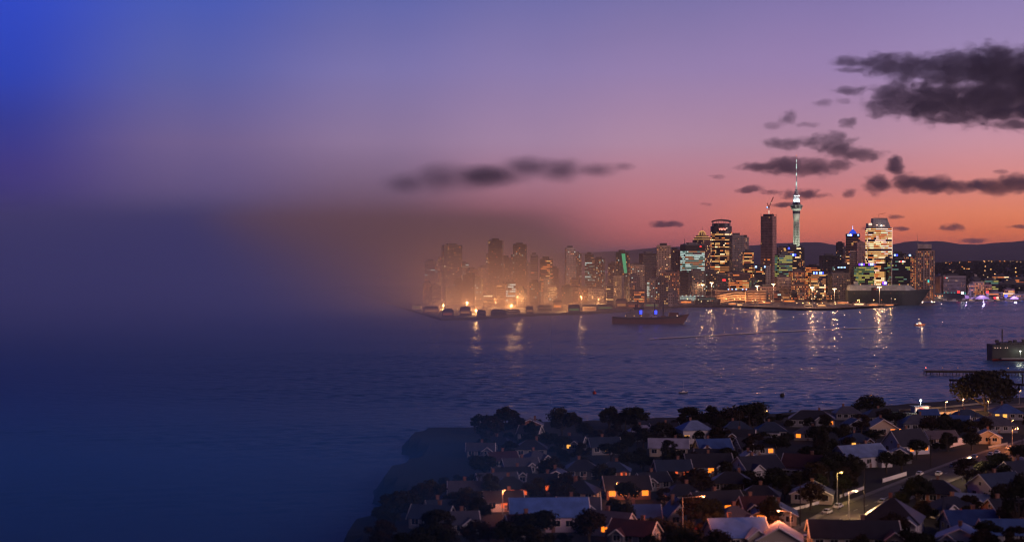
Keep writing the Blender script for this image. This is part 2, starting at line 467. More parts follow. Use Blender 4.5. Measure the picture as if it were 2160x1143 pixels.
# ------------------------------------------------------------------ clouds: real volumes far beyond the hills
def cloud(blobs, label, D=42000.0, dens=0.006, soft=0.55, wisp=1.0, alb=(0.30, 0.29, 0.40), name='cloud', nscale=1.0):
    pc = [(XW(b[0], D), D + rnd.uniform(-150, 150), ZW(b[1], D), b[2] * 1.28 / FPX * D, max(b[3] / FPX * D * 1.6, b[2] / FPX * D * 0.5), b[3] * 1.6 / FPX * D) for b in blobs]
    cx = sum(p[0] for p in pc) / len(pc); cz = sum(p[2] for p in pc) / len(pc)
    bm = bmesh.new()
    for x, y, z, rx, ry, rz in pc:
        g = bmesh.ops.create_icosphere(bm, subdivisions=2, radius=1.0)
        bmesh.ops.scale(bm, vec=(rx * 1.30, ry * 1.30, rz * 1.30), verts=g['verts'])
        bmesh.ops.translate(bm, vec=(x - cx, y - D, z - cz), verts=g['verts'])
    me = bpy.data.meshes.new('tmp'); bm.to_mesh(me); bm.free()
    tmp = bpy.data.objects.new('tmp', me); COL.objects.link(tmp)
    if len(pc) > 1:
        md = tmp.modifiers.new('r', 'REMESH'); md.mode = 'VOXEL'; md.voxel_size = max(28.0, min(p[5] for p in pc) * 0.3)
        dg = bpy.context.evaluated_depsgraph_get(); me2 = bpy.data.meshes.new_from_object(tmp.evaluated_get(dg))
    else: me2 = me
    bpy.data.objects.remove(tmp)
    me2.name = name
    o = bpy.data.objects.new(name, me2); COL.objects.link(o); o.location = (cx, D, cz)
    m = bpy.data.materials.new('cloud_volume'); m.use_nodes = True; nt = m.node_tree; N = nt.nodes; L = nt.links; N.clear()
    def mm(op, a, b=None, c=None, clampit=False):
        n = N.new('ShaderNodeMath'); n.operation = op; n.use_clamp = clampit
        for i, v in enumerate((a, b, c)):
            if v is None: continue
            if isinstance(v, (int, float)): n.inputs[i].default_value = v
            else: L.new(v, n.inputs[i])
        return n.outputs[0]
    tc = N.new('ShaderNodeTexCoord')
    field = None
    for x, y, z, rx, ry, rz in pc:
        mp = N.new('ShaderNodeMapping'); mp.vector_type = 'POINT'
        mp.inputs['Scale'].default_value = (1 / rx, 1 / ry, 1 / rz)
        mp.inputs['Location'].default_value = (-(x - cx) / rx, -(y - D) / ry, -(z - cz) / rz)
        L.new(tc.outputs['Object'], mp.inputs[0])
        ln = N.new('ShaderNodeVectorMath'); ln.operation = 'LENGTH'; L.new(mp.outputs[0], ln.inputs[0])
        f = mm('SUBTRACT', 1.0, ln.outputs['Value'])
        field = f if field is None else mm('SMOOTH_MAX', field, f, 0.25)
    seed = rnd.uniform(0, 5000)
    def nz(scale, det, stretch=(1, 1, 1.6)):
        mp = N.new('ShaderNodeMapping'); mp.inputs['Scale'].default_value = stretch; mp.inputs['Location'].default_value = (seed, seed * 0.3, 0)
        L.new(tc.outputs['Object'], mp.inputs[0])
        n = N.new('ShaderNodeTexNoise'); n.inputs['Scale'].default_value = scale; n.inputs['Detail'].default_value = det + 3; n.inputs['Roughness'].default_value = 0.68
        L.new(mp.outputs[0], n.inputs[0]); return n.outputs[0]
    n1 = mm('SUBTRACT', nz(0.0022 * nscale, 5), 0.5)
    d = mm('ADD', field, mm('MULTIPLY', n1, 2.35 * wisp))
    d = mm('ADD', d, -0.12)
    ramp = N.new('ShaderNodeMapRange'); ramp.interpolation_type = 'SMOOTHSTEP'
    ramp.inputs['From Min'].default_value = 0.0; ramp.inputs['From Max'].default_value = soft
    L.new(d, ramp.inputs[0])
    # fade to nothing at the hull
    edge = N.new('ShaderNodeMapRange'); edge.inputs['From Min'].default_value = -0.28; edge.inputs['From Max'].default_value = -0.05
    L.new(field, edge.inputs[0])
    dd = mm('MULTIPLY', mm('MULTIPLY', ramp.outputs[0], edge.outputs[0]), dens)
    pv = N.new('ShaderNodeVolumePrincipled'); pv.inputs['Color'].default_value = (*alb, 1)
    pv.inputs['Anisotropy'].default_value = 0.0; L.new(dd, pv.inputs['Density'])
    out = N.new('ShaderNodeOutputMaterial'); L.new(pv.outputs[0], out.inputs['Volume'])
    me2.materials.clear(); me2.materials.append(m)
    for p in me2.polygons: p.use_smooth = True
    tag(o, label, 'cloud', 'dusk clouds over the harbour city'); return o

CLOUDS = [
    ([(1805, 132, 48, 13), (1860, 138, 60, 22), (1930, 145, 70, 28), (2010, 150, 85, 34), (2095, 145, 80, 44), (2175, 160, 90, 50), (1790, 150, 42, 6),
      (1890, 205, 60, 26), (1860, 232, 45, 16), (1970, 215, 95, 38), (2080, 215, 110, 42), (2190, 215, 100, 46), (2140, 262, 60, 10), (1800, 190, 40, 9), (2010, 250, 70, 12)],
     'largest cloud, a wide dark purple bank at the upper right', dict(dens=0.0036, soft=0.5, wisp=.8)),
    ([(1740, 217, 28, 7), (1785, 212, 20, 6)], 'small torn wisp just left below the large dark cloud bank', dict(dens=0.002)),
    ([(1628, 265, 24, 8), (1668, 246, 24, 12), (1650, 255, 20, 8), (1705, 262, 28, 7)], 'ragged pale wisps above and left of the spire tip', dict(dens=0.002)),
    ([(1785, 260, 24, 9)], 'little round wisp hanging under the left of the large bank', dict(dens=0.0035)),
    ([(1650, 304, 38, 13), (1695, 300, 36, 11), (1755, 302, 52, 18), (1815, 328, 54, 14), (1770, 318, 44, 15)], 'broken double cloud over the spire tip', dict(dens=0.0038, wisp=.8)),
    ([(1600, 351, 50, 9), (1665, 352, 66, 18), (1715, 355, 54, 16), (1768, 350, 34, 12)], 'long dark cloud crossed by the tower spire', dict(dens=0.0042, wisp=.75)),
    ([(1582, 400, 36, 7), (1625, 405, 24, 6)], 'thin flat cloud above the luffing crane', dict(dens=0.005)),
    ([(1695, 410, 44, 10), (1735, 413, 26, 6)], 'low flat cloud behind the top of the sky tower', dict(dens=0.0045)),
    ([(1792, 407, 15, 9)], 'small puff alone right of the tower spire', dict(dens=0.005)),
    ([(1658, 432, 32, 5)], 'thin sliver of cloud touching the tower pod', dict(dens=0.006)),
    ([(1855, 388, 34, 19), (1888, 350, 22, 20), (1925, 385, 55, 19), (1985, 392, 55, 18), (2035, 394, 40, 13)], 'dark cloud with a raised hump right of the spire', dict(dens=0.0048, wisp=.75)),
    ([(2090, 392, 44, 17), (2135, 388, 48, 19), (2185, 390, 40, 18)], 'heavy dark cloud touching the right edge, beneath the big bank', dict(dens=0.0048, wisp=.75)),
    ([(2110, 362, 26, 5)], 'faint wisp above the heavy right edge cloud', dict(dens=0.003)),
    ([(1512, 374, 20, 6)], 'tiny cloud alone left of the long spire cloud', dict(dens=0.004)),
    ([(1408, 473, 36, 7)], 'flat grey cloud low over the left end of the skyline', dict(dens=0.007)),
    ([(1490, 431, 16, 4)], 'faint scrap of cloud above the domed tower', dict(dens=0.003)),
    ([(1895, 458, 24, 5)], 'small flat cloud right beside the slanted crown tower', dict(dens=0.007)),
    ([(1900, 482, 28, 5), (1835, 483, 16, 6)], 'thin cloud passing behind the slanted crown tower', dict(dens=0.006)),
    ([(2005, 480, 28, 8)], 'small dark cloud over the hills at the right', dict(dens=0.006)),
    ([(2055, 507, 28, 5)], 'low lens shaped cloud resting on the right ridge', dict(dens=0.006)),
    ([(2152, 478, 24, 4)], 'thin cloud strip at the right edge above the hills', dict(dens=0.006)),
    ([(930, 376, 84, 32), (1000, 376, 80, 28), (860, 388, 70, 24)], 'soft blurred purple cloud low in the left sky', dict(dens=0.0042, soft=1.5, wisp=0.22, nscale=0.4)),
    ([(1040, 370, 95, 22), (1115, 354, 84, 24), (1180, 360, 62, 24), (1255, 358, 60, 16), (1315, 352, 34, 9)], 'soft long cloud in the middle of the sky, tapering rightwards', dict(dens=0.0050, soft=1.3, wisp=0.28, nscale=0.5)),
]
for bl, lb, kw in CLOUDS: cloud(bl, lb, **kw)

# ------------------------------------------------------------------ city towers
PAL = {
    'warm':  (['warm', 'warm', 'warmlo', 'warmhi', 'orange', 'warmlo'], 0.55),
    'bright': (['warmhi', 'pink', 'warm', 'orange', 'warm'], 0.85),
    'cool':  (['cool', 'cool', 'coollo', 'coollo', 'warmlo'], 0.6),
    'green': (['green', 'greenlo', 'green', 'coollo'], 0.7),
    'orange': (['orange', 'oranlo', 'warm', 'orange'], 0.7),
    'dim':   (['oranlo', 'warmlo', 'warm'], 0.12),
    'mix':   (['warm', 'warmlo', 'orange', 'cool', 'oranlo'], 0.35),
}
BLACKWIN = GLASS
def window_rows(root, w, d, z0, z1, pal, lit, storey=3.7, bay=3.2, style='band', outline=None, name='window_row', wallm=None, top_skip=0.0):
    """one mesh for every storey: a ribbon of windows let into the three faces one can see"""
    cols, base = PAL[pal]; p = base if lit is None else lit
    n_st = max(1, int((z1 - z0 - top_skip) / storey)); storey_h = (z1 - z0 - top_skip) / n_st
    if outline is None: outline = [(-w / 2, -d / 2), (w / 2, -d / 2), (w / 2, d / 2), (-w / 2, d / 2)]
    wallm = wallm or M['dark']; gx = 1 + 0.16 / w; gy = 1 + 0.16 / d
    edges = [(outline[i], outline[(i + 1) % len(outline)]) for i in range(len(outline))]
    hf = 0.55 if style == 'band' else 0.45; wf = 0.93 if style == 'band' else 0.55
    rs = []
    for k in range(n_st):
        mb = MB(); za = z0 + (k + (1 - hf) / 2) * storey_h; zb = za + hf * storey_h
        rowp = p * rnd.choice([0.25, 0.7, 1.0, 1.2, 1.35]) if style == 'band' else p
        for (a, b) in edges:
            ex, ey = b[0] - a[0], b[1] - a[1]; ln = math.hypot(ex, ey)
            if ln < 2: continue
            nx, ny = ey / ln, -ex / ln
            if ny > 0.75: continue            # the back wall, away from the harbour
            nb = max(1, round(ln / bay)); run = 0; c = None
            cuts = [0.0]; mats = []
            for i in range(nb):
                if run <= 0:
                    on = rnd.random() < rowp; c = rnd.choice(cols) if on else None
                    run = rnd.randint(1, 5) if style == 'band' else 1
                run -= 1
                cuts += [(i + (1 - wf) / 2) / nb, (i + (1 + wf) / 2) / nb]; mats += [wallm, E[c] if c else BLACKWIN]
            cuts.append(1.0); mats.append(wallm)
            pts = [((a[0] + ex * t) * gx, (a[1] + ey * t) * gy) for t in cuts]
            o = len(mb.v)
            for q in pts: mb.v += [(q[0], q[1], za), (q[0], q[1], zb)]
            for i in range(len(pts) - 1):
                mb.f.append((o + 2 * i, o + 2 * i + 2, o + 2 * i + 3, o + 2 * i + 1)); mb.mi.append(mb.slot(mats[i]))
        if mb.f: rs.append(mb.build(name, root))
    return rs
def slab_lines(mb, w, d, z0, z1, step, m, out=0.35, th=0.35):
    n = int((z1 - z0) / step)
    for k in range(1, n + 1):
        z = z0 + k * (z1 - z0) / n
        mb.box(-w / 2 - out, w / 2 + out, -d / 2 - out, d / 2 + out, z - th / 2, z + th / 2, m)

TOWERS = []
def tower(px0, px1, ytop, D, label, wall='conc', pal='mix', lit=None, style='band', rz=0.0, depth=0.8, crown='plant', group=None,
          cat='office tower', name='office_tower', y_lit0=None, bay=3.2, storey=3.7, slabs=False, base=None, fins=False):
    X = XW((px0 + px1) / 2, D); wpx = (px1 - px0) / FPX * D
    th = abs(R(rz)); w = wpx / (math.cos(th) + depth * math.sin(th)); d = w * depth
    yc = D + (d if d < 60 else 60) / 2
    z0 = far_ground(X, D) - 0.5 if base is None else base
    ztop = ZW(ytop, D)
    root = empty(name, (X, yc, z0), R(rz))
    H = ztop - z0
    mb = MB(); wm = M[wall]
    mb.box(-w / 2, w / 2, -d / 2, d / 2, 0, H, wm)
    if slabs: slab_lines(mb, w, d, 3, H, storey, wm)
    if fins:
        n = max(2, int(w / 6))
        for i in range(n + 1):
            x = -w / 2 + i * w / n
            mb.box(x - 0.3, x + 0.3, -d / 2 - 0.5, -d / 2 + 0.1, 2, H - 0.5, wm)
    mb.build('tower_body', root)
    zl0 = 4.0 if y_lit0 is None else max(4, ZW(y_lit0, D) - z0)
    window_rows(root, w, d, zl0, H - 1.5, pal, lit, storey, bay, style, wallm=wm)
    if crown == 'plant':
        k = MB(); k.box(-w * 0.28, w * 0.22, -d * 0.3, d * 0.25, H + 0.01, H + 4.0 + rnd.random() * 2, M['dark']); k.box(-w * 0.45, -w * 0.34, -d * 0.2, d * 0.1, H + 0.01, H + 2.4, M['steel'])
        k.build('roof_plant', root)
    elif crown == 'pyramid':
        k = MB(); k.prism([(-w * .4, -d * .4), (w * .4, -d * .4), (w * .4, d * .4), (-w * .4, d * .4)], H + 0.01, H + w * 0.25, wm, top=[(-.5, -.5), (.5, -.5), (.5, .5), (-.5, .5)])
        k.build('roof', root)
    if crown != 'none':
        k = MB()
        for (a, b, c_, e) in ((-w/2, w/2, -d/2, -d/2 + .4), (-w/2, w/2, d/2 - .4, d/2), (-w/2, -w/2 + .4, -d/2 + .42, d/2 - .42), (w/2 - .4, w/2, -d/2 + .42, d/2 - .42)):
            k.box(a, b, c_, e, H + 0.005, H + 1.1, wm)
        k.build('parapet', root)
    tag(root, label, cat, group or 'lit towers of the city centre')
    return root, w, d, H
def sign(root, w, d, H, x, z, sw, sh, mats, name='roof_sign'):
    """a lit sign board: bright letter-like blocks on a dark board"""
    mb = MB(); mb.box(x - sw / 2, x + sw / 2, -d / 2 - 0.9, -d / 2 - 0.4, z - sh / 2, z + sh / 2, M['dark'])
    n = max(1, len(mats)); 
    for i, k in enumerate(mats):
        a = x - sw / 2 + sw * (i + 0.08) / n; b = x - sw / 2 + sw * (i + 0.92) / n
        mb.box(a, b, -d / 2 - 1.1, -d / 2 - 0.91, z - sh * 0.42, z + sh * 0.42, E[k])
    return mb.build(name, root)

# 1 teal glass tower with dark parapet, left end of the sharp skyline
t, w, d, H = tower(1438, 1487, 516, 3000, 'dark glass tower with pale cool lit floors and black top, before the domed tower', 'navy', 'cool', 0.8, rz=14, depth=.7, y_lit0=575)
k = MB(); k.box(-w/2 - .3, w/2 + .3, -d/2 - .3, d/2 + .3, H - 13, H - 0.8, M['black']); k.build('dark_top_band', t)
k = MB(); k.bar((-w * .42, 0, H), (-w * .42, 0, H + 12), .5, M['dark']); k.build('mast', t)
sign(t, w, d, H, w * .28, H - 4, 4, 3, ['red'])
# 2 domed tower
D = 3450
t, w, d, H = tower(1463, 1503, 506, D, 'brown stepped tower with a lit ribbed dome and spire on top', 'brown', 'warm', .30, 'dots', rz=38, depth=1.0, crown='none')
k = MB()
k.prism([(-w*.42, -d*.42), (w*.42, -d*.42), (w*.42, d*.42), (-w*.42, d*.42)], H + .01, H + 6, M['brown'])
k.prism([(-w*.33, -d*.33), (w*.33, -d*.33), (w*.33, d*.33), (-w*.33, d*.33)], H + 6.02, H + 11, M['brown'])
k.build('stepped_crown', t)
k = MB(); prof = [(w * .27 * math.cos(a), H + 11 + 10.5 * math.sin(a)) for a in [i * math.pi / 2 / 7 for i in range(7)]] + [(0.8, H + 21.8)]
k.lathe(prof, M['brown'], 18); dome = k.build('dome', t)
for i in range(12):
    k = MB(); a = 2 * math.pi * i / 12
    for (r1, z1), (r2, z2) in zip(prof[:-1], prof[1:]):
        k.bar(((r1 + .5) * math.cos(a), (r1 + .5) * math.sin(a), z1), ((r2 + .5) * math.cos(a), (r2 + .5) * math.sin(a), z2), .35, E['warm'], 4)
    k.build('lit_rib', dome)
k = MB(); k.bar((0, 0, H + 21), (0, 0, H + 33), .7, M['pink'], 6, .15); k.build('spire', t)
for zz, rr in ((H + 1, .46), (H + 7, .36)):
    k = MB()
    for i in range(10):
        a = -rr * w + 2 * rr * w * i / 9
        for q in ((a, -rr * d), (-rr * w, a), (rr * w, a)):
            k = MB(); k.box(q[0] - .5, q[0] + .5, q[1] - .5, q[1] + .5, zz, zz + 1.2, E['warm']); k.build('cornice_light', t)
# 3 halo tower
D = 3120
X = XW(1524, D); z0 = far_ground(X, D); W3 = 42 / FPX * D
t = empty('office_tower', (X, D + 18, z0)); H = ZW(477, D) - z0
N3 = 22
outl = [(W3/2 * math.cos(-math.pi + 2*math.pi*i/N3) * (1.0), W3/2 * .8 * math.sin(-math.pi + 2*math.pi*i/N3)) for i in range(N3)]
outl = [(-W3/2, -W3*.2), (-W3*.36, -W3*.33), (-W3*.12, -W3*.40), (W3*.12, -W3*.40), (W3*.36, -W3*.33), (W3/2, -W3*.2), (W3/2, W3*.35), (-W3/2, W3*.35)]
k = MB(); k.prism(outl, 0, H, M['dark']); k.build('tower_body', t)
window_rows(t, W3, W3, 6, H - 12, 'warm', .78, 3.75, 3.0, 'band', outline=outl, wallm=M['conc'])
k = MB(); inner = [(x * .8, y * .8) for x, y in outl]; k.prism(inner, H + .01, H + 6, M['navy']); k.build('penthouse', t)
k = MB(); n = 40; zr = H + 14.5
for i in range(n):
    a, b = 2*math.pi*i/n, 2*math.pi*(i+1)/n
    p = lambda a, r, z: (W3/2 * r * math.cos(a), W3 * .42 * r * math.sin(a) - 1, z - 3.2 * abs(math.cos(a)) ** 2.4)
    q = [p(a, 1.0, zr), p(b, 1.0, zr), p(b, 1.0, zr - 2.6), p(a, 1.0, zr - 2.6)]; qi = [p(a, .9, zr), p(b, .9, zr), p(b, .9, zr - 2.6), p(a, .9, zr - 2.6)]
    k.face(q, M['dark']); k.face(list(reversed(qi)), M['dark']); k.face([q[0], q[1], qi[1], qi[0]], M['dark']); k.face([q[3], q[2], qi[2], qi[3]], M['dark'])
k.build('halo_ring', t)
for i in range(8):
    a = 2*math.pi*(i + .5)/8; k = MB(); k.bar((W3*.47*math.cos(a), W3*.39*math.sin(a) - 1, H), (W3*.47*math.cos(a), W3*.39*math.sin(a) - 1, zr - 2.8), .6, M['steel']); k.build('ring_post', t)
k = MB(); k.bar((0, 0, H + 6), (0, 0, H + 20), .3, M['steel']); k.build('mast', t)
def text_mesh(s, size, mat, name, parent, loc, bold=0.0, rot=(math.pi / 2, 0, 0)):
    cu = bpy.data.curves.new('txt', 'FONT'); cu.body = s; cu.size = size; cu.extrude = 0.12; cu.offset = bold; cu.align_x = 'CENTER'; cu.align_y = 'CENTER'; cu.resolution_u = 3
    o = bpy.data.objects.new('txt', cu); COL.objects.link(o); dg = bpy.context.evaluated_depsgraph_get()
    me = bpy.data.meshes.new_from_object(o.evaluated_get(dg)); bpy.data.objects.remove(o)
    me.materials.clear(); me.materials.append(mat); me.name = name
    r = bpy.data.objects.new(name, me); COL.objects.link(r); r.parent = parent; r.location = loc; r.rotation_euler = rot; return r
sg = MB(); sg.box(-8.5, 10.5, -W3*.43 - .5, -W3*.41, H - 10, H - 2.8, M['navy']); sgb = sg.build('sign_board', t)
E['signred'] = emit_mat('sign_letters_pale_red', (255, 130, 110), 3.2)
text_mesh('vero', 8.2, E['signred'], 'sign_letters', sgb, (0, -W3*.43 - .7, H - 6.0), bold=0.18)
k = MB(); k.lathe([(1.3, 0), (1.3, .3)], E['pink'], 10); em = k.build('sign_emblem', sgb); em.location = (9.2, -W3*.43 - .6, H - 4.6); em.rotation_euler = (math.pi/2, 0, 0)
tag(t, 'tall tower with an open halo ring above its roof and a red lit sign', 'office tower', 'lit towers of the city centre')
# 4 grey stepped apartment pair
tower(1541, 1569, 497, 3080, 'dark grey apartment tower with few lights, beside the halo tower', 'conc', 'dim', .10, 'dots', rz=8, slabs=True, cat='apartment tower', name='apartment_tower')
tower(1566, 1582, 501, 3130, 'slim balconied end block stepping down from the dark grey apartment tower', 'concl', 'dim', .16, 'dots', rz=-10, depth=1.2, slabs=True, cat='apartment tower', name='apartment_tower')
tower(1569, 1590, 531, 3020, 'low dark block with three orange lit floors beneath the apartment pair', 'dark', 'orange', .7, rz=4)
# 5 tower under construction with crane
D = 3350
t, w, d, H = tower(1606, 1641, 456, D, 'tallest brown residential tower, unfinished, with a crane on its roof', 'pink', 'dim', .03, 'dots', rz=-30, depth=.95, crown='none', cat='apartment tower', name='apartment_tower', slabs=True)  # pinkish wall colour stands in for reddish reflections on the facade
k = MB(); k.box(-w*.33, w*.35, -d*.3, d*.3, H + .01, H + 5, M['dark']); k.build('lift_core', t)
for x, y in ((-w*.48, -d*.48), (w*.48, -d*.48), (w*.48, d*.48), (w*.2, -d*.48), (-w*.48, d*.1)):
    k = MB(); k.bar((x, y, H), (x, y, H + 5.5), .5, M['brown']); k.build('unfinished_column', t)
k = MB(); k.box(w*.1, w*.5, -d*.5, -d*.46, H + 3.4, H + 4, M['brown']); k.box(w*.46, w*.5, -d*.45, d*.5, H + 3.4, H + 4, M['brown']); k.build('edge_beam', t)
for i in range(5):
    k = MB(); k.box(-w*.5 - .5, -w*.5 - .1, -d*.1, d*.1, H - 6 - i * 4, H - 4.6 - i * 4, E['warm']); k.build('work_light', t)
k = MB(); k.lathe([(2.2, 0), (2.2, .5)], E['red'], 14); q = k.build('red_round_sign', t); q.location = (-w*.5 - .3, -d*.1, H - 28); q.rotation_euler = (0, -math.pi/2, 0)
for i, x in enumerate((-.2, .08, .2)):
    k = MB(); k.box(w*x, w*(x + .1), -d/2 - .5, -d/2 - .1, 72, 74.5, E['orange']); k.build('lit_floor_bay', t)
# luffing crane on that roof
cr = empty('tower_crane', (XW(1625, D), D + 20, ZW(452, D) - 4.6))
CRM = new_mat('crane_red', (0.30, 0.06, 0.05), rough=0.5, vary=.2, scale=1)
def lattice(mb, a, b, s, n, m):
    a = Vector(a); b = Vector(b); ax = (b - a).normalized(); u = ax.cross(Vector((0, 1, 0))).normalized() * s; v = Vector((0, 1, 0)) * s
    cs = [u + v, u - v, -u - v, -u + v]
    for c in cs: mb.bar(a + c, b + c, .35, m, 4)
    for i in range(n):
        p = a.lerp(b, i / n); q = a.lerp(b, (i + 1) / n)
        for j in range(4): mb.bar(p + cs[j], q + cs[(j + 1) % 4], .16, m, 3)
k = MB(); lattice(k, (0, 0, 0), (0, 0, 18), 1.0, 7, M['white']); k.build('mast', cr)
k = MB(); lattice(k, (0, 0, 20), (10.5, 0, 45), .8, 10, CRM); k.build('jib', cr)
k = MB(); lattice(k, (0, 0, 20), (-3.4, 0, 31), .5, 4, CRM); k.build('a_frame', cr)
k = MB(); k.box(-6, -1, -1.5, 1.5, 19, 21.8, M['conc']); k.build('counterweight', cr)
k = MB(); k.box(.6, 2.8, -2.8, -1.2, 18.2, 21, M['white']); k.build('cab', cr)
k = MB(); k.box(-5.2, -3.2, -2.2, -1.6, 20, 22.4, E['bluew']); k.box(4.6, 5.5, -1.4, -1, 30.5, 33, E['pink']); k.box(-.8, .8, -1.5, -1.1, 5, 14, E['pink']); k.build('work_light', cr)
tag(cr, 'red and white luffing crane standing on the unfinished tower', 'crane')
# 6 green lit glass block and its dark partner
t, w, d, H = tower(1657, 1690, 521, 3150, 'dark tower with a bright blue sign behind the green lit glass block', 'navy', 'warm', .35, 'band', rz=10)
sign(t, w, d, H, -w*.1, H - 17, 14, 5, ['blue', 'bluew', 'blue']); sign(t, w, d, H, -w*.42, H - 3, 5, 5, ['blue'])
tower(1638, 1672, 537, 2980, 'glass office block with green and white lit floors, blue sign behind', 'teal', 'green', .72, rz=12, y_lit0=588)
tower(1637, 1669, 586, 2840, 'plain beige gridded concrete block at the foot of the green lit block', 'beige', 'dim', .02, 'dots', rz=6, bay=2.6, storey=2.9)
tower(1641, 1659, 523, 3380, 'small reddish block peeping out between unfinished tower and blue sign', 'brown', 'dim', .03, 'dots')
t, w, d, H = tower(1683, 1697, 523, 3250, 'narrow dark block at the foot of the white spire tower', 'dark', 'warm', .2, 'dots')
tower(1668, 1701, 573, 2860, 'orange lit brick office block below the foot of the white spire tower', 'brown', 'orange', .72, 'dots', rz=5, bay=2.6)
tower(1672, 1708, 601, 2800, 'low orange lit waterfront block with arched front in the middle', 'brown', 'orange', .75, 'dots', rz=-6, bay=2.6, cat='office block', name='office_block')
# 7 middle row
t, w, d, H = tower(1590, 1617, 562, 3000, 'dark block with two cold white roof lamps below the unfinished tower', 'dark', 'warm', .3, rz=5)
for x in (-.4, .38): k = MB(); k.box(w*x - 2, w*x + 2, -d/2 - 1, -d/2 - .3, H - 2.5, H + 1, E['bluew']); k.build('roof_lamp', t)
tower(1616, 1626, 562, 2960, 'narrow plain light grey wall block, right of the two cold roof lamps', 'concl', 'dim', .02, 'dots')
t, w, d, H = tower(1537, 1583, 577, 2940, 'wide office block with many warm lit floors behind the car park', 'brown', 'orange', .62, rz=4)
t, w, d, H = tower(1514, 1536, 579, 2900, 'dark block carrying a small red sign, left of the wide warm block', 'dark', 'dim', .08)
sign(t, w, d, H, w*.1, H - 11, 7.5, 4, ['red'])
tower(1456, 1488, 572, 2900, 'dark slab block dotted with warm windows under the cool lit tower', 'dark', 'mix', .16, 'dots', rz=8, bay=3.6)
tower(1489, 1515, 572, 2930, 'dark slab block beneath the halo tower with sparse warm windows', 'dark', 'mix', .20, 'dots', rz=-4, bay=3.6)
tower(1433, 1457, 575, 2850, 'windowless black block with grey side wall at the left quay', 'black', 'dim', .0, rz=-34, depth=.5)
tower(1582, 1600, 590, 2870, 'low block with yellow green lit corner beside the wide warm block', 'dark', 'green', .4, 'dots')
tower(1600, 1638, 606, 2800, 'long low pink brick warehouse next to the beige gridded block', 'pink', 'dim', .04, 'dots', cat='warehouse', name='warehouse')
t, w, d, H = tower(1709, 1742, 577, 2850, 'office block with two blue white signs and bright lit bands', 'dark', 'warm', .62, rz=4)
sign(t, w, d, H, -w*.22, H + 1.2, 8.5, 4.5, ['bluew', 'blue', 'bluew']); sign(t, w, d, H, w*.2, H + 1.2, 9, 4.5, ['bluew', 'bluew', 'blue'])
tower(1701, 1732, 562, 3100, 'block with orange lit bands just behind the two blue signs', 'dark', 'orange', .6, rz=-5)
t, w, d, H = tower(1734, 1769, 540, 3300, 'broad black block with hardly a light in the centre', 'black', 'dim', .05, 'dots')
tower(1752, 1793, 577, 2850, 'grey balconied slab block with fine horizontal bands in the centre', 'conc', 'dim', .12, 'dots', slabs=True, rz=5, storey=3.2, cat='apartment block', name='apartment_block')
t, w, d, H = tower(1762, 1795, 561, 3050, 'dark block with a white strip sign behind the grey banded slab', 'dark', 'cool', .25)
sign(t, w, d, H, -w*.1, H - 3, 17, 2.6, ['bluew', 'cool', 'bluew', 'cool', 'bluew'])
tower(1764, 1785, 513, 3500, 'dark rounded shoulder tower left of the blue crowned tower', 'dark', 'mix', .10, 'dots', rz=-20, depth=1.1)
tower(1783, 1795, 523, 3420, 'reddish brown slab half hidden behind the blue crowned tower', 'brown', 'dim', .06, 'dots')
# 8 blue crowned tower
t, w, d, H = tower(1785, 1818, 493, 3300, 'tower with warm windows and a blue lit crown with spire', 'brown', 'warm', .34, 'band', rz=-12, crown='none')
k = MB(); k.box(-w/2 - .3, w/2 + .3, -d/2 - .3, d/2 + .3, H - 6, H - .2, M['navy']); k.build('dark_top_band', t)
E['crown'] = emit_mat('crown_blue', (40, 80, 235), .9)
k = MB(); k.prism([(-w*.28, -d*.3), (w*.28, -d*.3), (w*.28, d*.3), (-w*.28, d*.3)], H + .01, H + 6, E['crown'], top=[(-w*.2, -d*.2), (w*.2, -d*.2), (w*.2, d*.2), (-w*.2, d*.2)])
k.prism([(-w*.14, -d*.14), (w*.14, -d*.14), (w*.14, d*.14), (-w*.14, d*.14)], H + 6.02, H + 10, E['crown'], top=[(-w*.08, -d*.08), (w*.08, -d*.08), (w*.08, d*.08), (-w*.08, d*.08)]); k.build('blue_crown', t)
k = MB(); k.bar((0, 0, H + 10), (0, 0, H + 19), .5, E['bluew'], 6, .15); k.build('spire', t)
sign(t, w, d, H, -w*.2, H - 3, 12, 4.2, ['bluew', 'bluew', 'white', 'blue']); sign(t, w, d, H, w*.38, H - 3, 4, 4, ['bluew'])
tower(1804, 1830, 513, 3120, 'pale pinkish apartment tower with small pyramid roof, left of the bright tower', 'pink', 'dim', .10, 'dots', crown='pyramid', slabs=True, rz=10, cat='apartment tower', name='apartment_tower')
tower(1794, 1806, 530, 2900, 'narrow windowless grey slab left of the two purple signs', 'beige', 'dim', .0)
# 9 brightest tower, slanted crown
D = 2950
X = XW(1859, D); z0 = far_ground(X, D) - .5; w = 50 / FPX * D; H = ZW(480, D) - z0; t = empty('office_tower', (X, D + 20, z0))
outl = [(-w/2, -w*.22), (-w*.3, -w*.33), (0, -w*.37), (w*.3, -w*.33), (w/2, -w*.22), (w/2, w*.3), (-w/2, w*.3)]
k = MB(); k.prism(outl, 0, H, M['conc']); k.build('tower_body', t)
window_rows(t, w, w, 5, H - 1, 'bright', .85, 3.75, 2.6, 'band', outline=outl, wallm=M['conc'])
k = MB()
lo = [(-w*.29, -w*.28), (w*.44, -w*.24), (w*.44, w*.2), (-w*.29, w*.2)]; hi = [(-w*.29, -w*.24), (w*.30, -w*.2), (w*.30, w*.16), (-w*.29, w*.16)]
k.prism(lo, H + .01, H + 19, M['steel'], top=hi); k.build('slanted_crown', t)
k = MB()
for i in range(7):
    x = -w*.29 + i * w * .1; k.bar((x, -w*.285, H), (x + (w*.0 if i < 6 else 0), -w*.245, H + 19), .25, M['concl'], 4)
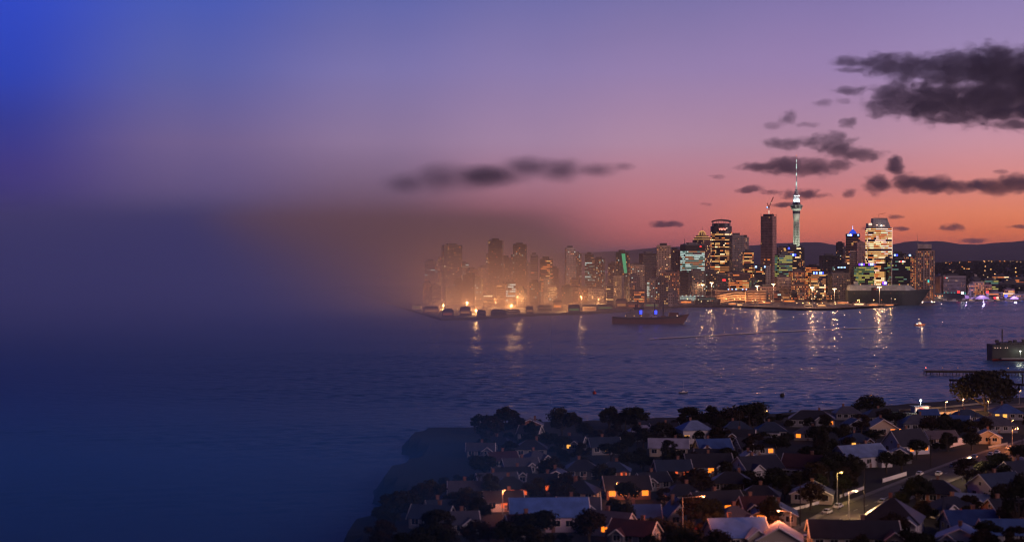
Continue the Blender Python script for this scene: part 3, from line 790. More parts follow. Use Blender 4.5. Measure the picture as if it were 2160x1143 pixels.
k.bar((-w*.29, -w*.25, H + 19.2), (w*.3, -w*.21, H + 19.2), .5, M['concl'], 4); k.build('crown_frame', t)
k = MB(); k.box(-w*.5, -w*.3, -w*.22, w*.2, H + .01, H + 9, M['steel']); k.build('stair_tower', t)
k = MB(); k.box(-w*.49, -w*.36, -w*.30, -w*.235, H + 5, H + 9, E['pink']); k.box(-w*.2, -w*.14, -w*.40, -w*.33, H + 4, H + 6, E['pink']); k.box(0, w*.04, -w*.40, -w*.33, H + 3, H + 5, E['white']); k.box(w*.1, w*.14, -w*.40, -w*.33, H + 3, H + 5, E['pink']); k.build('terrace_light', t)
k = MB(); k.bar((0, 0, H + 19), (0, 0, H + 28), .3, M['red']); k.bar((0, 0, H + 27), (15, 0, H + 30), .3, M['red']); k.build('maintenance_crane', t)
for s in (-1, 1):
    k = MB(); x = s * (w/2 + .35); k.box(x - .35, x + .35, -w*.22 - .5, -w*.22 + .3, 30, H, E['pink'] if s > 0 else M['navy']); k.build('corner_fin', t)
tag(t, 'brightest tower, all floors lit white, with a slanted crown on top', 'office tower', 'lit towers of the city centre')
# 10 right of centre
t, w, d, H = tower(1808, 1848, 561, 2850, 'yellow green lit glass block with two purple signs on its roof', 'dark', 'green', .8, rz=5)
sign(t, w, d, H, -w*.33, H + 3, 12.5, 5, ['purple', 'bluew', 'purple']); sign(t, w, d, H, w*.25, H + 3, 14, 5, ['purple', 'bluew', 'bluew', 'purple'])
tower(1848, 1869, 546, 2800, 'podium block of bright pinkish floors in front of the brightest tower', 'pink', 'bright', .8, crown='none')
tower(1868, 1881, 545, 2790, 'very dark teal glass slab between bright podium and black glass block', 'teal', 'green', .12)
t, w, d, H = tower(1880, 1920, 548, 2760, 'black glass block with a white corner edge and few lit floors', 'black', 'green', .30, rz=2)
k = MB(); k.box(-w/2 - .6, -w/2 + .3, -d/2 - .6, -d/2 + .3, 3, H, M['white']); k.build('white_corner_edge', t)
sign(t, w, d, H, w*.05, H - 3.5, 13, 3, ['pink', 'red', 'white', 'pink'])
t, w, d, H = tower(1884, 1912, 535, 3050, 'dark roof box with a blue white sign behind the black glass block', 'black', 'dim', .05)
sign(t, w, d, H, -w*.3, H - 3, 9, 4, ['bluew', 'blue'])
t, w, d, H = tower(1909, 1936, 540, 2960, 'block with dense orange lit windows beside the beige harbour apartments', 'dark', 'orange', .75, 'dots', rz=-4, bay=2.6)
sign(t, w, d, H, -w*.1, H + 1.5, 5, 4, ['bluew'])
D = 2800
t, w, d, H = tower(1934, 1977, 528, D, 'tall beige harbour apartment tower with uplit foot, right of the black glass block', 'beige', 'orange', .42, 'dots', rz=-14, depth=.7, slabs=True, storey=3.2, crown='none', cat='apartment tower', name='apartment_tower')
k = MB(); k.box(-w*.4, w*.32, -d*.4, d*.4, H + .01, H + 3, M['black']); k.box(-w*.42, w*.34, -d*.42, d*.42, H + 3.02, H + 12, M['concl']); k.build('penthouse', t)
k = MB(); k.bar((-w*.42, 0, H + 3), (-w*.42, 0, H + 31), .5, M['steel'], 5, .15); k.build('mast', t)
for x in (-.1, .22, .45):
    k = MB(); k.box(w*x - .6, w*x + .6, -d/2 - 1.0, -d/2 - .4, 1, H - 2, M['concl']); k.build('pier', t)
k = MB(); k.box(w*.12, w*.2, -d/2 - .9, -d/2 - .4, 36, 41, E['teal']); k.build('teal_sign', t)
TOWER_FOOT = (XW(1955, 2770), 2762)
# 11 waterfront hotel with teal uplight put into glowing fins, and right hand low blocks
t, w, d, H = tower(1990, 2038, 583, 2990, 'grey waterfront hotel with teal glowing fins and an orange end wall', 'conc', 'dim', .06, 'dots', bay=2.2, storey=2.8, cat='hotel', name='hotel')
for i in range(7):
    x = -w*.46 + i * w * .152; k = MB(); k.box(x - .4, x + .4, -d/2 - .9, -d/2 - .2, 1, 12.5, E['teal']); k.build('glowing_fin', t)
k = MB(); k.box(-w*.62, -w*.5 - .01, -d*.4, d*.5, 0, H - 1, M['pink']); k.build('end_wall', t)
sign(t, w, d, H, -w*.38, H - 3, 6, 2.2, ['red', 'cool', 'cool'])
for a in [
    (2052, 2076, 595, 2980, 'orange lit block right of the grey waterfront hotel', 'beige', 'orange', .8, 'dots'),
    (2044, 2056, 600, 2960, 'small block with two lit floors, touching the orange lit block', 'conc', 'orange', .3, 'dots'),
    (2076, 2092, 601, 2990, 'pinkish block right of the orange lit block on the marina', 'pink', 'orange', .4, 'dots'),
    (2078, 2106, 590, 3250, 'block with yellowish lit floors on the slope over the marina', 'dark', 'green', .6, 'band'),
    (2120, 2140, 611, 2960, 'small glowing orange box shaped building near the marina', 'pink', 'bright', .8, 'band'),
    (2084, 2116, 617, 2950, 'long low hall with a bright yellow window strip by the marina', 'conc', 'orange', 1.0, 'band'),
    (2110, 2160, 597, 3350, 'long dark shed roof on the slope at the far right', 'dark', 'dim', .05, 'band'),
    (2140, 2185, 621, 2950, 'low lit marina building at the right edge of the view', 'conc', 'orange', .6, 'dots'),
    (2130, 2190, 588, 3500, 'long orange lit terrace on the slope at the right edge', 'dark', 'orange', .7, 'band'),
    (2100, 2128, 582, 3700, 'long block with white lit windows upper right slope', 'dark', 'warm', .6, 'band'),
    (2052, 2070, 587, 3500, 'small dark slope house block above the orange lit block', 'dark', 'mix', .15, 'dots'),
]:
    tower(*a[:4], a[4], a[5], a[6], a[7], a[8], cat='waterfront building', name='waterfront_building', group='low buildings round the marina')

# background and filler blocks, back to front
def fill(n, x0, x1, y0, y1, d0, d1, desc, group, litk=1.0, wlo=12, whi=26):
    items = []
    for i in range(n):
        px = x0 + (x1 - x0) * (i + rnd.uniform(.15, .85)) / n; items.append(px)
    for i, px in enumerate(items):
        wv = rnd.uniform(wlo, whi); D = rnd.uniform(d0, d1); yt = rnd.uniform(y0, y1)
        wall = rnd.choice(['dark', 'dark', 'brown', 'conc', 'navy', 'black', 'beige'])
        pal = rnd.choice(['mix', 'warm', 'orange', 'dim', 'dim', 'cool', 'mix'])
        base = PAL[pal][1] * rnd.uniform(.3, .9) * litk
        tower(px - wv / 2, px + wv / 2, yt, D, desc % nth(i), wall, pal, base, rnd.choice(['band', 'dots', 'dots']), rz=rnd.uniform(-25, 25),
              cat='city block', name='city_block', group=group)
fill(16, 1440, 1990, 560, 588, 3500, 3900, '%s from the left of the far mid-rise blocks between the towers', 'far mid-rise blocks')
fill(20, 1440, 1985, 590, 610, 3050, 3250, '%s from the left of the low blocks behind the quay', 'low blocks behind the quay', 1.0, 14, 28)
fill(15, 1500, 1778, 606, 622, 2720, 2790, '%s from the left of the small sheds along the quay road', 'small sheds along the quay road', 1.5, 10, 20)
# the city left of the cool lit tower, fading into the mist
for a in [
    (1386, 1416, 519, 2900, 'pale apartment tower with curved top, just left of the cool lit tower', 'beige', 'warm', .30, 'dots'),
    (1413, 1437, 527, 3050, 'pinkish apartment tower beside the curved top one', 'pink', 'dim', .10, 'dots'),
    (1350, 1388, 536, 3000, 'broad black block among the hazy apartment towers on the left', 'black', 'dim', .03, 'dots'),
    (1396, 1436, 575, 2700, 'wide apartment block full of orange lights near the ship bow', 'brown', 'orange', .6, 'dots'),
    (1370, 1398, 590, 2650, 'dim apartment block above the blue lit ship', 'conc', 'mix', .3, 'dots'),
    (1330, 1360, 560, 2800, 'grey block left of the broad black block', 'conc', 'mix', .22, 'dots'),
    (1325, 1350, 582, 2600, 'block with pale windows behind the ship', 'dark', 'mix', .4, 'dots'),
    (1396, 1420, 618, 2500, 'beige low quay warehouse by the ship bow', 'beige', 'dim', .05, 'dots'),
    (1030, 1062, 508, 3000, 'tall misty tower at the left, higher of the twin towers', 'dark', 'mix', .25, 'dots'),
    (1082, 1112, 516, 3000, 'tall misty tower at the left, lower of the twin towers', 'dark', 'mix', .25, 'dots'),
    (930, 975, 518, 2900, 'wide misty block, leftmost tall building of the skyline', 'dark', 'warm', .3, 'dots'),
    (1192, 1214, 524, 2900, 'pale misty tower left of the green lit one', 'concl', 'mix', .25, 'dots'),
]:
    tower(*a[:4], a[4], a[5], a[6], a[7] * .6, a[8], rz=rnd.uniform(-15, 15), cat='misty tower', name='misty_tower', group='towers in the mist on the left')
t, w, d, H = tower(1300, 1326, 533, 2850, 'dark tower with a slanting green light column in the mist', 'teal', 'mix', .15, 'dots', cat='misty tower', name='misty_tower', group='towers in the mist on the left')
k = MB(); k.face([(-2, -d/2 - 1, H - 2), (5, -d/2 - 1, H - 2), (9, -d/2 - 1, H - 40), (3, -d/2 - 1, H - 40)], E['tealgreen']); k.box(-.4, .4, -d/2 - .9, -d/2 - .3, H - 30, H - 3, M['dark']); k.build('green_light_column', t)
fill(22, 900, 1390, 535, 570, 2900, 3500, '%s from the left of the misty back blocks on the left', 'misty back blocks', 1.2, 16, 34)
fill(24, 890, 1430, 580, 622, 2450, 2750, '%s from the left of the misty front blocks on the left', 'misty front blocks', 1.8, 16, 34)

# ------------------------------------------------------------------ the spire tower
def sky_tower():
    D = 3600; X = XW(1680, D); s = D / FPX
    z0 = far_ground(X, D); t = empty('observation_tower', (X, D, z0))
    Z = lambda py: ZW(py, D) - z0
    CW = new_mat('tower_concrete', (0.62, 0.62, 0.58), rough=.8, vary=.12, scale=.1); DK = GLASS
    k = MB(); k.lathe([(7.2, 0), (6.6, Z(560)), (5.9, Z(500)), (5.9, Z(467))], CW, 24); sh = k.build('shaft', t, smooth=True)
    for i in range(8):
        a = 2 * math.pi * (i + .5) / 8
        k = MB(); k.bar((8.2 * math.cos(a), 8.2 * math.sin(a), 0), (6.7 * math.cos(a), 6.7 * math.sin(a), Z(468)), 1.0, CW, 6); k.build('shaft_rib', t)
    k = MB()
    for i in range(8):
        a = 2 * math.pi * i / 8
        for j in range(22):
            za = Z(590) + (Z(470) - Z(590)) * j / 22; zb = za + (Z(470) - Z(590)) / 22 * .62
            r = 6.75; u = Vector((-math.sin(a), math.cos(a), 0)) * .8; c = Vector((r * math.cos(a), r * math.sin(a), 0))
            k.face([tuple(c - u + Vector((0, 0, za))), tuple(c + u + Vector((0, 0, za))), tuple(c + u + Vector((0, 0, zb))), tuple(c - u + Vector((0, 0, zb)))], DK)
    k.build('shaft_slot', t)
    k = MB(); k.lathe([(7.2, Z(467)), (8.6, Z(455)), (8.8, Z(451))], M['concl'], 28); k.build('lower_collar', t, True)
    k = MB(); k.lathe([(9.0, Z(451)), (9.2, Z(445))], DK, 28); k.build('dark_window_ring', t)
    k = MB(); k.lathe([(9.0, Z(445)), (9.0, Z(443.4)), (12, Z(442)), (12.5, Z(441))], CW, 28); k.build('pod_base', t)
    k = MB(); k.lathe([(12.3, Z(441)), (13.6, Z(438.6))], DK, 32); k.build('pod_window_ring', t)
    k = MB(); k.lathe([(13.9, Z(438.6)), (14.4, Z(437.6))], CW, 32); k.build('pod_floor_ring', t)
    k = MB(); k.lathe([(14.0, Z(437.6)), (15.2, Z(434.6))], DK, 32); k.build('pod_window_ring', t)
    k = MB(); k.lathe([(15.6, Z(434.6)), (15.8, Z(433.4)), (13, Z(433))], CW, 32); k.build('pod_floor_ring', t)
    k = MB(); k.lathe([(13.8, Z(433)), (10.5, Z(431.2))], M['dark'], 32); k.build('pod_roof', t)
    k = MB(); k.lathe([(9.8, Z(431.2)), (9.6, Z(427))], DK, 28); k.build('upper_window_ring', t)
    k = MB(); k.lathe([(8.6, Z(427)), (7.6, Z(416)), (7.2, Z(414.4))], CW, 28); k.build('upper_drum', t, True)
    k = MB(); k.lathe([(8.2, Z(414.4)), (8.4, Z(412)), (5.2, Z(409)), (3.9, Z(404.6))], CW, 28); k.build('upper_deck', t, True)
    k = MB(); k.lathe([(4.6, Z(404.6)), (4.6, Z(403)), (3.0, Z(402))], CW, 24); k.build('mast_collar', t)
    prof = [(3.0, Z(402)), (1.7, Z(393)), (1.25, Z(384)), (1.05, Z(372)), (.85, Z(355)), (.5, Z(338)), (.28, Z(329))]
    k = MB(); k.lathe(prof, CW, 12); k.build('mast', t, True)
    for y0, y1, r in ((384, 392, 1.7), (365, 371, 1.3), (351, 356, 1.2), (346, 350, 1.1), (337, 342, .9)):
        k = MB(); k.lathe([(r, Z(y1)), (r, Z(y0))], E['pink'] if 0 else E['cool'], 10); k.build('lit_mast_section', t)
    k = MB(); k.lathe([(1.0, Z(329)), (1.0, Z(327.6))], E['orange'], 10); k.build('beacon', t)
    tag(t, 'very tall white spire tower with a round pod, highest on the skyline', 'observation tower')
    # the tower's own floodlights
    def spot(name, loc, aim, power, angle, col):
        l = bpy.data.lights.new(name, 'SPOT'); l.energy = power; l.spot_size = R(angle); l.spot_blend = .4; l.color = col; l.shadow_soft_size = 1.0
        o = bpy.data.objects.new(name, l); COL.objects.link(o); o.parent = t; o.location = loc
        o.rotation_euler = (Vector(aim) - Vector(loc)).to_track_quat('-Z', 'Y').to_euler()
    for x, y in ((-34, -55), (34, -55)):
        spot('tower_floodlight', (x, y, Z(540)), (0, 0, Z(490)), 1.5e5, 60, (.85, 1, .72))
    for x, y in ((-13, -22), (13, -22)):
        spot('pod_floodlight', (x * 1.4, y * 1.6, Z(455)), (0, 0, Z(445)), 1.5e4, 80, (.9, 1, .8))
    for x in (-12, 12):
        spot('mast_floodlight', (x, -14, Z(434)), (0, 0, Z(402)), 3.5e4, 70, (.75, .86, 1))
        spot('mast_floodlight', (x * .6, -10, Z(420)), (0, 0, Z(385)), 2.2e4, 50, (.8, .9, 1))
sky_tower()

# ------------------------------------------------------------------ port: quay, masts, sheds, ships
RUST = W('hull_rust_brown', (0.13, 0.045, 0.035), rough=.6); HULLG = W('hull_dark_green', (0.018, 0.032, 0.034), rough=.5)
HULLB = W('hull_black', (0.012, 0.013, 0.018), rough=.5); GREYG = W('hull_pale_green_grey', (0.42, 0.47, 0.44), rough=.6)  # pale upper hull colour, brightened in place of city lamplight
def point_light(name, loc, power, col, parent=None, size=0.6):
    l = bpy.data.lights.new(name, 'POINT'); l.energy = power; l.color = col; l.shadow_soft_size = size
    o = bpy.data.objects.new(name, l); COL.objects.link(o); o.location = loc
    if parent is not None: o.parent = parent
    return o
def flood_mast(px, ytop, ybase, label, power=4.0e4, group='floodlight masts on the quay', glass='lampw', col=(1, .50, .22)):
    D = (EYE - 3.2) * FPX / (ybase - HOR); X = XW(px, D); H = ZW(ytop, D) - 3.2
    t = empty('floodlight_mast', (X, D, 3.2))
    k = MB(); k.lathe([(1.2, 0), (1.2, .8), (.55, .9), (.3, H)], M['steel'], 10); k.build('pole', t)
    k = MB(); k.box(-3.4, 3.4, -.25, .25, H - .3, H + .2, M['steel']); k.box(-.25, .25, -1.4, 1.4, H - .31, H + .19, M['steel']); k.build('crossarm', t)
    for x in (-3.0, -1.5, 0, 1.5, 3.0):
        k = MB(); k.box(x - .62, x + .62, -1.0, -.3, H + .25, H + 1.5, M['dark']); k.face([(x - .6, -1.02, H + .3), (x + .6, -1.02, H + .3), (x + .6, -1.02, H + 1.45), (x - .6, -1.02, H + 1.45)], E[glass])
        k.build('floodlight', t)
    point_light('floodlight_glow', (0, -3, H - 1.5), power, col, t, 1.5)
    tag(t, label, 'light mast', group)
    return t
E['lampw'] = emit_mat('lamp_warm_white', (255, 214, 150), 4.0)
for a in [
    (1482, 601, 632, 'floodlight mast at the left, in front of the cool white glazed hall'),
    (1501, 597, 636, 'floodlight mast just behind the moored black barge, right of the glazed hall mast'),
    (1505, 594, 630, 'floodlight mast half hidden behind the mast beside the glazed hall'),
    (1565, 598, 620, 'short distant floodlight mast above the car park roof'),
    (1597, 604, 645, 'tall floodlight mast on the quay edge, right of the car park ramps'),
    (1631, 600, 636, 'floodlight mast by the long pink brick warehouse'),
    (1713, 607, 648, 'floodlight mast in front of the two blue signed office block'),
    (1735, 604, 622, 'short distant floodlight mast at the foot of the two blue signed block'),
    (1760, 610, 640, 'floodlight mast in front of the grey banded slab block'),
    (1793, 606, 638, 'floodlight mast by the stern of the long green hulled ship'),
    (1821, 605, 638, 'small floodlight mast behind the deck of the long green hulled ship'),
    (1855, 606, 643, 'rightmost floodlight mast, in front of the green ship amidships'),
]: flood_mast(*a)
def quay_block(mb, px0, px1, py, h, m, D=None, depth=12):
    D = D or (EYE - 3.2) * FPX / (py - HOR); mb.box(XW(px0, D), XW(px1, D), D, D + depth, 3.15, 3.2 + h, m)
# quay yard: fenced apron lit orange
APR = new_mat('quay_apron_concrete', (0.22, 0.18, 0.15), rough=.85, vary=.35, scale=.05)
def sheet(name, pts, z, m, label=None):
    mb = MB(); mb.face([(x, y, z) for x, y in pts], m); return struct(mb.build(name))
def quay_pt(px, py): D = (EYE - 3.2) * FPX / (py - HOR); return (XW(px, D), D)
sheet('quay_apron', [quay_pt(1560, 645), quay_pt(1640, 649), quay_pt(1700, 651), quay_pt(1760, 650), quay_pt(1850, 645), quay_pt(1895, 641), quay_pt(1890, 632), quay_pt(1700, 632), quay_pt(1560, 634)], 3.215, APR)
# rocky edge of the quay
ROCK = new_mat('quay_rock', (0.03, 0.027, 0.026), rough=1, vary=.5, scale=.3)
def rocks():
    for i, (x0, x1) in enumerate(((1420, 1570), (1572, 1700), (1702, 1905))):
        mb = MB(); px = x0
        while px < x1:
            D = (EYE) * FPX / (shore_py(px) - HOR); s = rnd.uniform(1.2, 2.8); X = XW(px, D); y = D - rnd.uniform(.5, 2.5)
            a = [(X + s * rnd.uniform(.7, 1.2) * math.cos(t), y + s * rnd.uniform(.7, 1.2) * math.sin(t)) for t in [j * math.pi / 3 for j in range(6)]]
            mb.prism(a, -1, rnd.uniform(.8, 2.9), ROCK, top=[(X + (p[0] - X) * .6, y + (p[1] - y) * .6) for p in a]); px += rnd.uniform(1.2, 2.2)
        o = mb.build('quay_rocks'); struct(o, 'stuff')
rocks()
# car park building with sloping lit ramps
D = 2700
t = empty('parking_garage', (XW(1560, D), D, 3.2)); s = D / FPX
ORL = new_mat('ramp_concrete', (0.50, 0.38, 0.28), rough=.8, vary=.15, scale=.2)
k = MB(); k.box(-50 * s, 56 * s, 5, 45, 0, 25 * s, M['brown']); k.build('garage_core', t)
for i in range(5):
    k = MB(); z = (3 + i * 5.2) * s; k.box(-51 * s, 57 * s, 1.5, 5.0, z, z + 1.5, ORL); k.build('deck_edge', t)
for i in range(4):
    k = MB(); z0 = (1 + i * 5.0) * s
    for (xa, za, xb, zb) in ((-44, -4, -12, 5.5), (-12, 5.5, 0, 6.5), (0, 6.5, 12, 6.2)):
        a = (xa * s, z0 + za * s * .6); b = (xb * s, z0 + zb * s * .6)
        k.v += [(a[0], -2, max(.1, a[1])), (b[0], -2, max(.1, b[1])), (b[0], -2, max(.1, b[1]) + 1.9), (a[0], -2, max(.1, a[1]) + 1.9), (a[0], 1, max(.1, a[1])), (b[0], 1, max(.1, b[1])), (b[0], 1, max(.1, b[1]) + 1.9), (a[0], 1, max(.1, a[1]) + 1.9)]
        o = len(k.v) - 8; kk = k.slot(ORL)
        for f in ((0, 1, 2, 3), (7, 6, 5, 4), (3, 2, 6, 7), (0, 4, 5, 1), (0, 3, 7, 4), (1, 5, 6, 2)): k.f.append(tuple(o + q for q in f)); k.mi.append(kk)
    k.build('ramp', t)
for x in range(-48, 57, 13):
    k = MB(); k.box(x * s - .5, x * s + .5, .9, 1.45, 0, 24 * s, M['brown']); k.build('column', t)
k = MB(); k.box(12 * s, 13.5 * s, -2.5, 1.4, 0, 26 * s, ORL); k.build('end_fin', t)
for i in range(8): point_light('garage_light', ((-44 + i * 13.5) * s, -9, 9), 6e3, (1, .42, .14), t, 1)
for i in range(5):
    k = MB(); x = (-22 + i * 8 + (i > 2) * 6) * s; k.box(x - 1.1, x + 1.1, 8, 9, 27 * s, 29 * s, E['bluew']); k.build('roof_lamp', t)
tag(t, 'low parking garage with sloping ramps lit orange, behind the quay', 'parking garage')
# cool white glazed hall at the left
D = 2760; t = empty('glazed_hall', (XW(1462, D), D, 3.2)); s = D / FPX
k = MB(); k.box(-28 * s, 28 * s, 2, 30, 0, 11 * s, M['steel']); k.box(-29 * s, 29 * s, .5, 31, 11 * s, 12 * s, M['white']); k.build('hall_body', t)
for i in range(18):
    k = MB(); x = (-27 + i * 3) * s; k.box(x, x + 2.2 * s, 1.5, 1.9, 2 * s, 10 * s, E['cool2'] if 'cool2' in E else E.setdefault('cool2', emit_mat('hall_glass_lit', (190, 215, 205), .6))); k.build('window_panel', t)
for i in range(6):
    k = MB(); x = (-24 + i * 8.5) * s; k.box(x, x + 3 * s, 0, .4, 11.2 * s, 13.0 * s, E['cool']); k.build('roof_lamp', t)
tag(t, 'long low hall with cold white glazing at the left quay', 'glazed hall')
# orange lit yard walls and sheds, containers, small boats along the quay edge
def shed(px, py, wpx, hpx, label, wall, glow=None, D=None, cat='quay shed', roofm='dark', power=3.2e3, gcol=(1, .5, .2)):
    D = (EYE - 3.2) * FPX / (py - HOR); s = D / FPX; t = empty('quay_shed', (XW(px, D), D, 3.2)); w = wpx * s / 2; h = hpx * s
    k = MB(); k.box(-w, w, 0, 10, 0, h * .7, M[wall]); k.build('wall', t)
    k = MB(); k.prism([(-w - .5, -.5), (w + .5, -.5), (w + .5, 10.5), (-w - .5, 10.5)], h * .7 + .01, h, M[roofm], top=[(-w * .8, 3), (w * .8, 3), (w * .8, 7), (-w * .8, 7)]); k.build('roof', t)
    k = MB(); k.box(-w * .8, w * .8, -.25, -.05, h * .2, h * .45, E[glow] if glow else GLASS); k.build('window_strip', t)
    point_light('wall_lamp', (0, -6, h), power, gcol, t)
    tag(t, label, cat, 'sheds and huts along the quay'); return t
for a in [
    (1418, 636, 30, 9, 'orange lit hut at the far left of the quay by the ship bow', 'beige', 'orange'),
    (1447, 640, 26, 8, 'low glowing orange shed left of the moored black barge', 'pink', 'lampo2'),
    (1546, 643, 20, 7, 'small shed right of the moored black barge', 'beige', 'orange'),
    (1560, 645, 12, 6, 'round cornered white orange hut under the garage ramps', 'concl', 'warm'),
    (1580, 637, 24, 6, 'long low hut with bright slit below the garage end fin', 'beige', 'warmhi'),
    (1612, 640, 30, 5, 'low orange hut right of the tall quay edge mast', 'pink', 'orange'),
    (1665, 637, 26, 6, 'bright orange roofed ferry like hut mid quay', 'pink', 'lampo2'),
    (1690, 626, 14, 9, 'hut with a teal screen mid quay', 'conc', 'teal'),
    (1706, 648, 18, 9, 'pale grey rounded shed at the quay edge, mid frame', 'concl', None),
    (1733, 646, 18, 6, 'orange lit shed on the quay left of the banded slab mast', 'beige', 'warm'),
    (1752, 632, 22, 5, 'hut with white lights before the grey banded slab', 'concl', 'warmhi'),
    (1778, 640, 26, 5, 'long pinkish shed on the quay near the ship stern', 'pink', 'orange'),
    (1812, 644, 24, 7, 'cluttered shed with many small lamps at the quay edge', 'beige', 'warmhi'),
    (1842, 645, 22, 6, 'red brown sloping shed at the quay edge below the ship', 'pink', 'orange'),
    (1876, 645, 20, 5, 'orange sloping shed near the right end of the quay', 'pink', 'orange'),
    (1846, 628, 10, 4, 'tiny glowing orange kiosk against the green hull', 'beige', 'lampo2'),
]:
    if 'lampo2' not in E: E['lampo2'] = emit_mat('sodium_glow_strip', (255, 130, 40), 1.6)
    shed(*a)
# parked vans and cars on the quay (seen as small pale shapes)
def car_mesh(paint):
    t = empty('parked_car', (0, 0, 0))
    k = MB(); prof = [(-2.2, .35), (-2.25, .75), (-1.6, .95), (-.9, 1.45), (.75, 1.48), (1.35, 1.0), (2.1, .85), (2.2, .4)]
    n = len(prof)
    def side(y, inset): return [(x, y if z < 1.0 else y * inset, z) for x, z in prof]
    A = side(-.88, .82); B = side(.88, .82); o = len(k.v); k.v += A + B; kk = k.slot(paint)
    for i in range(n): j = (i + 1) % n; k.f.append((o + i, o + j, o + n + j, o + n + i)); k.mi.append(kk)
    k.f.append(tuple(o + i for i in reversed(range(n)))); k.mi.append(kk); k.f.append(tuple(o + n + i for i in range(n))); k.mi.append(kk)
    k.build('body', t)
    for s in (-1, 1):
        k = MB(); y = s * .86; k.face([(-1.35, y, 1.02), (.98, y, 1.02), (.68, s * .755, 1.40), (-.85, s * .755, 1.40)], GLASS); k.build('side_window', t)
        for x in (-1.35, 1.35):
            k = MB(); k.lathe([(.33, -.11), (.35, -.05), (.35, .05), (.33, .11)], M['black'], 14); w = k.build('wheel', t); w.location = (x, s * .80, .34); w.rotation_euler = (math.pi / 2, 0, 0)
        k = MB(); k.box(2.16, 2.24, s * .62 - .18, s * .62 + .18, .6, .76, M['white']); k.build('headlight', t)
        k = MB(); k.box(-2.28, -2.2, s * .66 - .14, s * .66 + .14, .66, .82, M['red']); k.build('tail_light', t)
    k = MB(); k.face([(1.33, -.72, 1.03), (1.33, .72, 1.03), (.78, .66, 1.46), (.78, -.66, 1.46)], GLASS); k.build('windscreen', t)
    k = MB(); k.face([(-1.58, .70, .99), (-1.58, -.70, .99), (-.93, -.64, 1.44), (-.93, .64, 1.44)], GLASS); k.build('rear_window', t)
    return t
PAINTS = {n: new_mat('car_paint_' + n, c, rough=.3, spec=.6) for n, c in
          {'white': (.75, .75, .78), 'silver': (.40, .42, .46), 'black': (.012, .012, .015), 'blue': (.03, .06, .16), 'red': (.25, .02, .02), 'cream': (.62, .5, .4)}.items()}
CARS = {}
def put_car(x, y, z, rz, paint, label, group, scale=1.0):
    if paint not in CARS:
        t = car_mesh(PAINTS[paint]); learn(t); CARS[paint] = t; c = t
    else: c = copy_tree(CARS[paint])
    c.location = (x, y, z); c.rotation_euler = (0, 0, rz); c.scale = (scale,) * 3
    tag(c, label, 'car', group); return c
qp = [(1535 + i * 13.5, 641 + 5 * math.sin(i * 1.7)) for i in range(25)]
for i, (px, py) in enumerate(qp):
    D = (EYE - 3.2) * FPX / (py - HOR)
    put_car(XW(px, D), D, 3.23, rnd.uniform(-.3, .3) + (math.pi if i % 3 else 0), ['white', 'silver', 'cream', 'white', 'red'][i % 5],
            '%s car from the left in the row parked on the quay' % nth(i), 'cars parked on the quay', 1.0)

# ---------------- ships
def hull(mb, L, B, Hh, draft, m, band=None, bandm=None, rake=.12, sheer=.15, n=16, stern=.75):
    """a lofted hull, bow towards +x"""
    secs = []
    for i in range(n + 1):
        t = i / n; x = -L / 2 + L * t
        wdt = B / 2 * (stern + (1 - stern) * min(1, t / .25)) * (1 if t < .68 else max(0.02, math.cos((t - .68) / .32 * math.pi / 2) ** .8))
        zt = Hh * (1 + sheer * max(0, (t - .55) / .45) ** 2 + sheer * .3 * max(0, (.2 - t) / .2))
        xs = x + (rake * Hh * 2 * max(0, (t - .8) / .2))
        secs.append([(x, -wdt * .82, -draft), (x + (xs - x) * .6, -wdt, zt * .72), (xs, -wdt, zt), (xs, wdt, zt), (x + (xs - x) * .6, wdt, zt * .72), (x, wdt * .82, -draft)])
    o = len(mb.v); k1 = mb.slot(m); k2 = mb.slot(bandm or m)
    for s_ in secs: mb.v += s_
    for i in range(n):
        a = o + i * 6; b = a + 6
        for j in range(6):
            j2 = (j + 1) % 6; mb.f.append((a + j, b + j, b + j2, a + j2)); mb.mi.append(k2 if j in (1, 3) and band else k1)
    mb.f.append(tuple(o + j for j in range(6))); mb.mi.append(k1)
    mb.f.append(tuple(o + n * 6 + j for j in reversed(range(6)))); mb.mi.append(k1)
# long dark green ship behind the quay
D = 2648; s = D / FPX; t = empty('moored_ship', (XW(1866, D), D + 14, 0)); L = 152 * s
k = MB(); hull(k, L, 24, 27, 1.5, HULLG, rake=.4, sheer=.05, n=20, stern=.9); k.build('hull', t)
k = MB(); pts = [(-L*.49, 0), (L*.40, 0)]
k.prism([(-L*.49, -12.3), (L*.30, -12.3), (L*.47, -5), (L*.47, 5), (L*.30, 12.3), (-L*.49, 12.3)], 26.5, 36.5, GREYG, top=[(-L*.47, -11), (L*.28, -11), (L*.36, -4), (L*.36, 4), (L*.28, 11), (-L*.47, 11)]); k.build('superstructure', t)
k = MB(); k.prism([(-L*.18, -12.9), (-L*.12, -12.9), (-L*.12, -12.5), (-L*.18, -12.5)], 16, 32, HULLB); k.build('loading_door', t)
for i, x in enumerate((-.33, -.17, .06, .21, .33)):
    k = MB(); k.box(x*L - .8, x*L + .8, -11.5, -10.8, 36.8, 38.3, E['lampo2'] if i % 2 else E['warm']); k.build('deck_lamp', t)
k = MB(); k.lathe([(3.4, 0), (4.5, 3), (3.4, 6)], E['purple'], 14); q = k.build('purple_lamp', t); q.location = (0.02 * L, -4, 37)
k = MB(); k.lathe([(1.6, 0), (2.0, 1.4), (1.6, 3)], E['white'], 10); q2 = k.build('purple_lamp_core', q); q2.location = (0, -3.8, 1.6)
tag(t, 'long ship with a dark green hull and pale grey upper works behind the quay', 'ship')
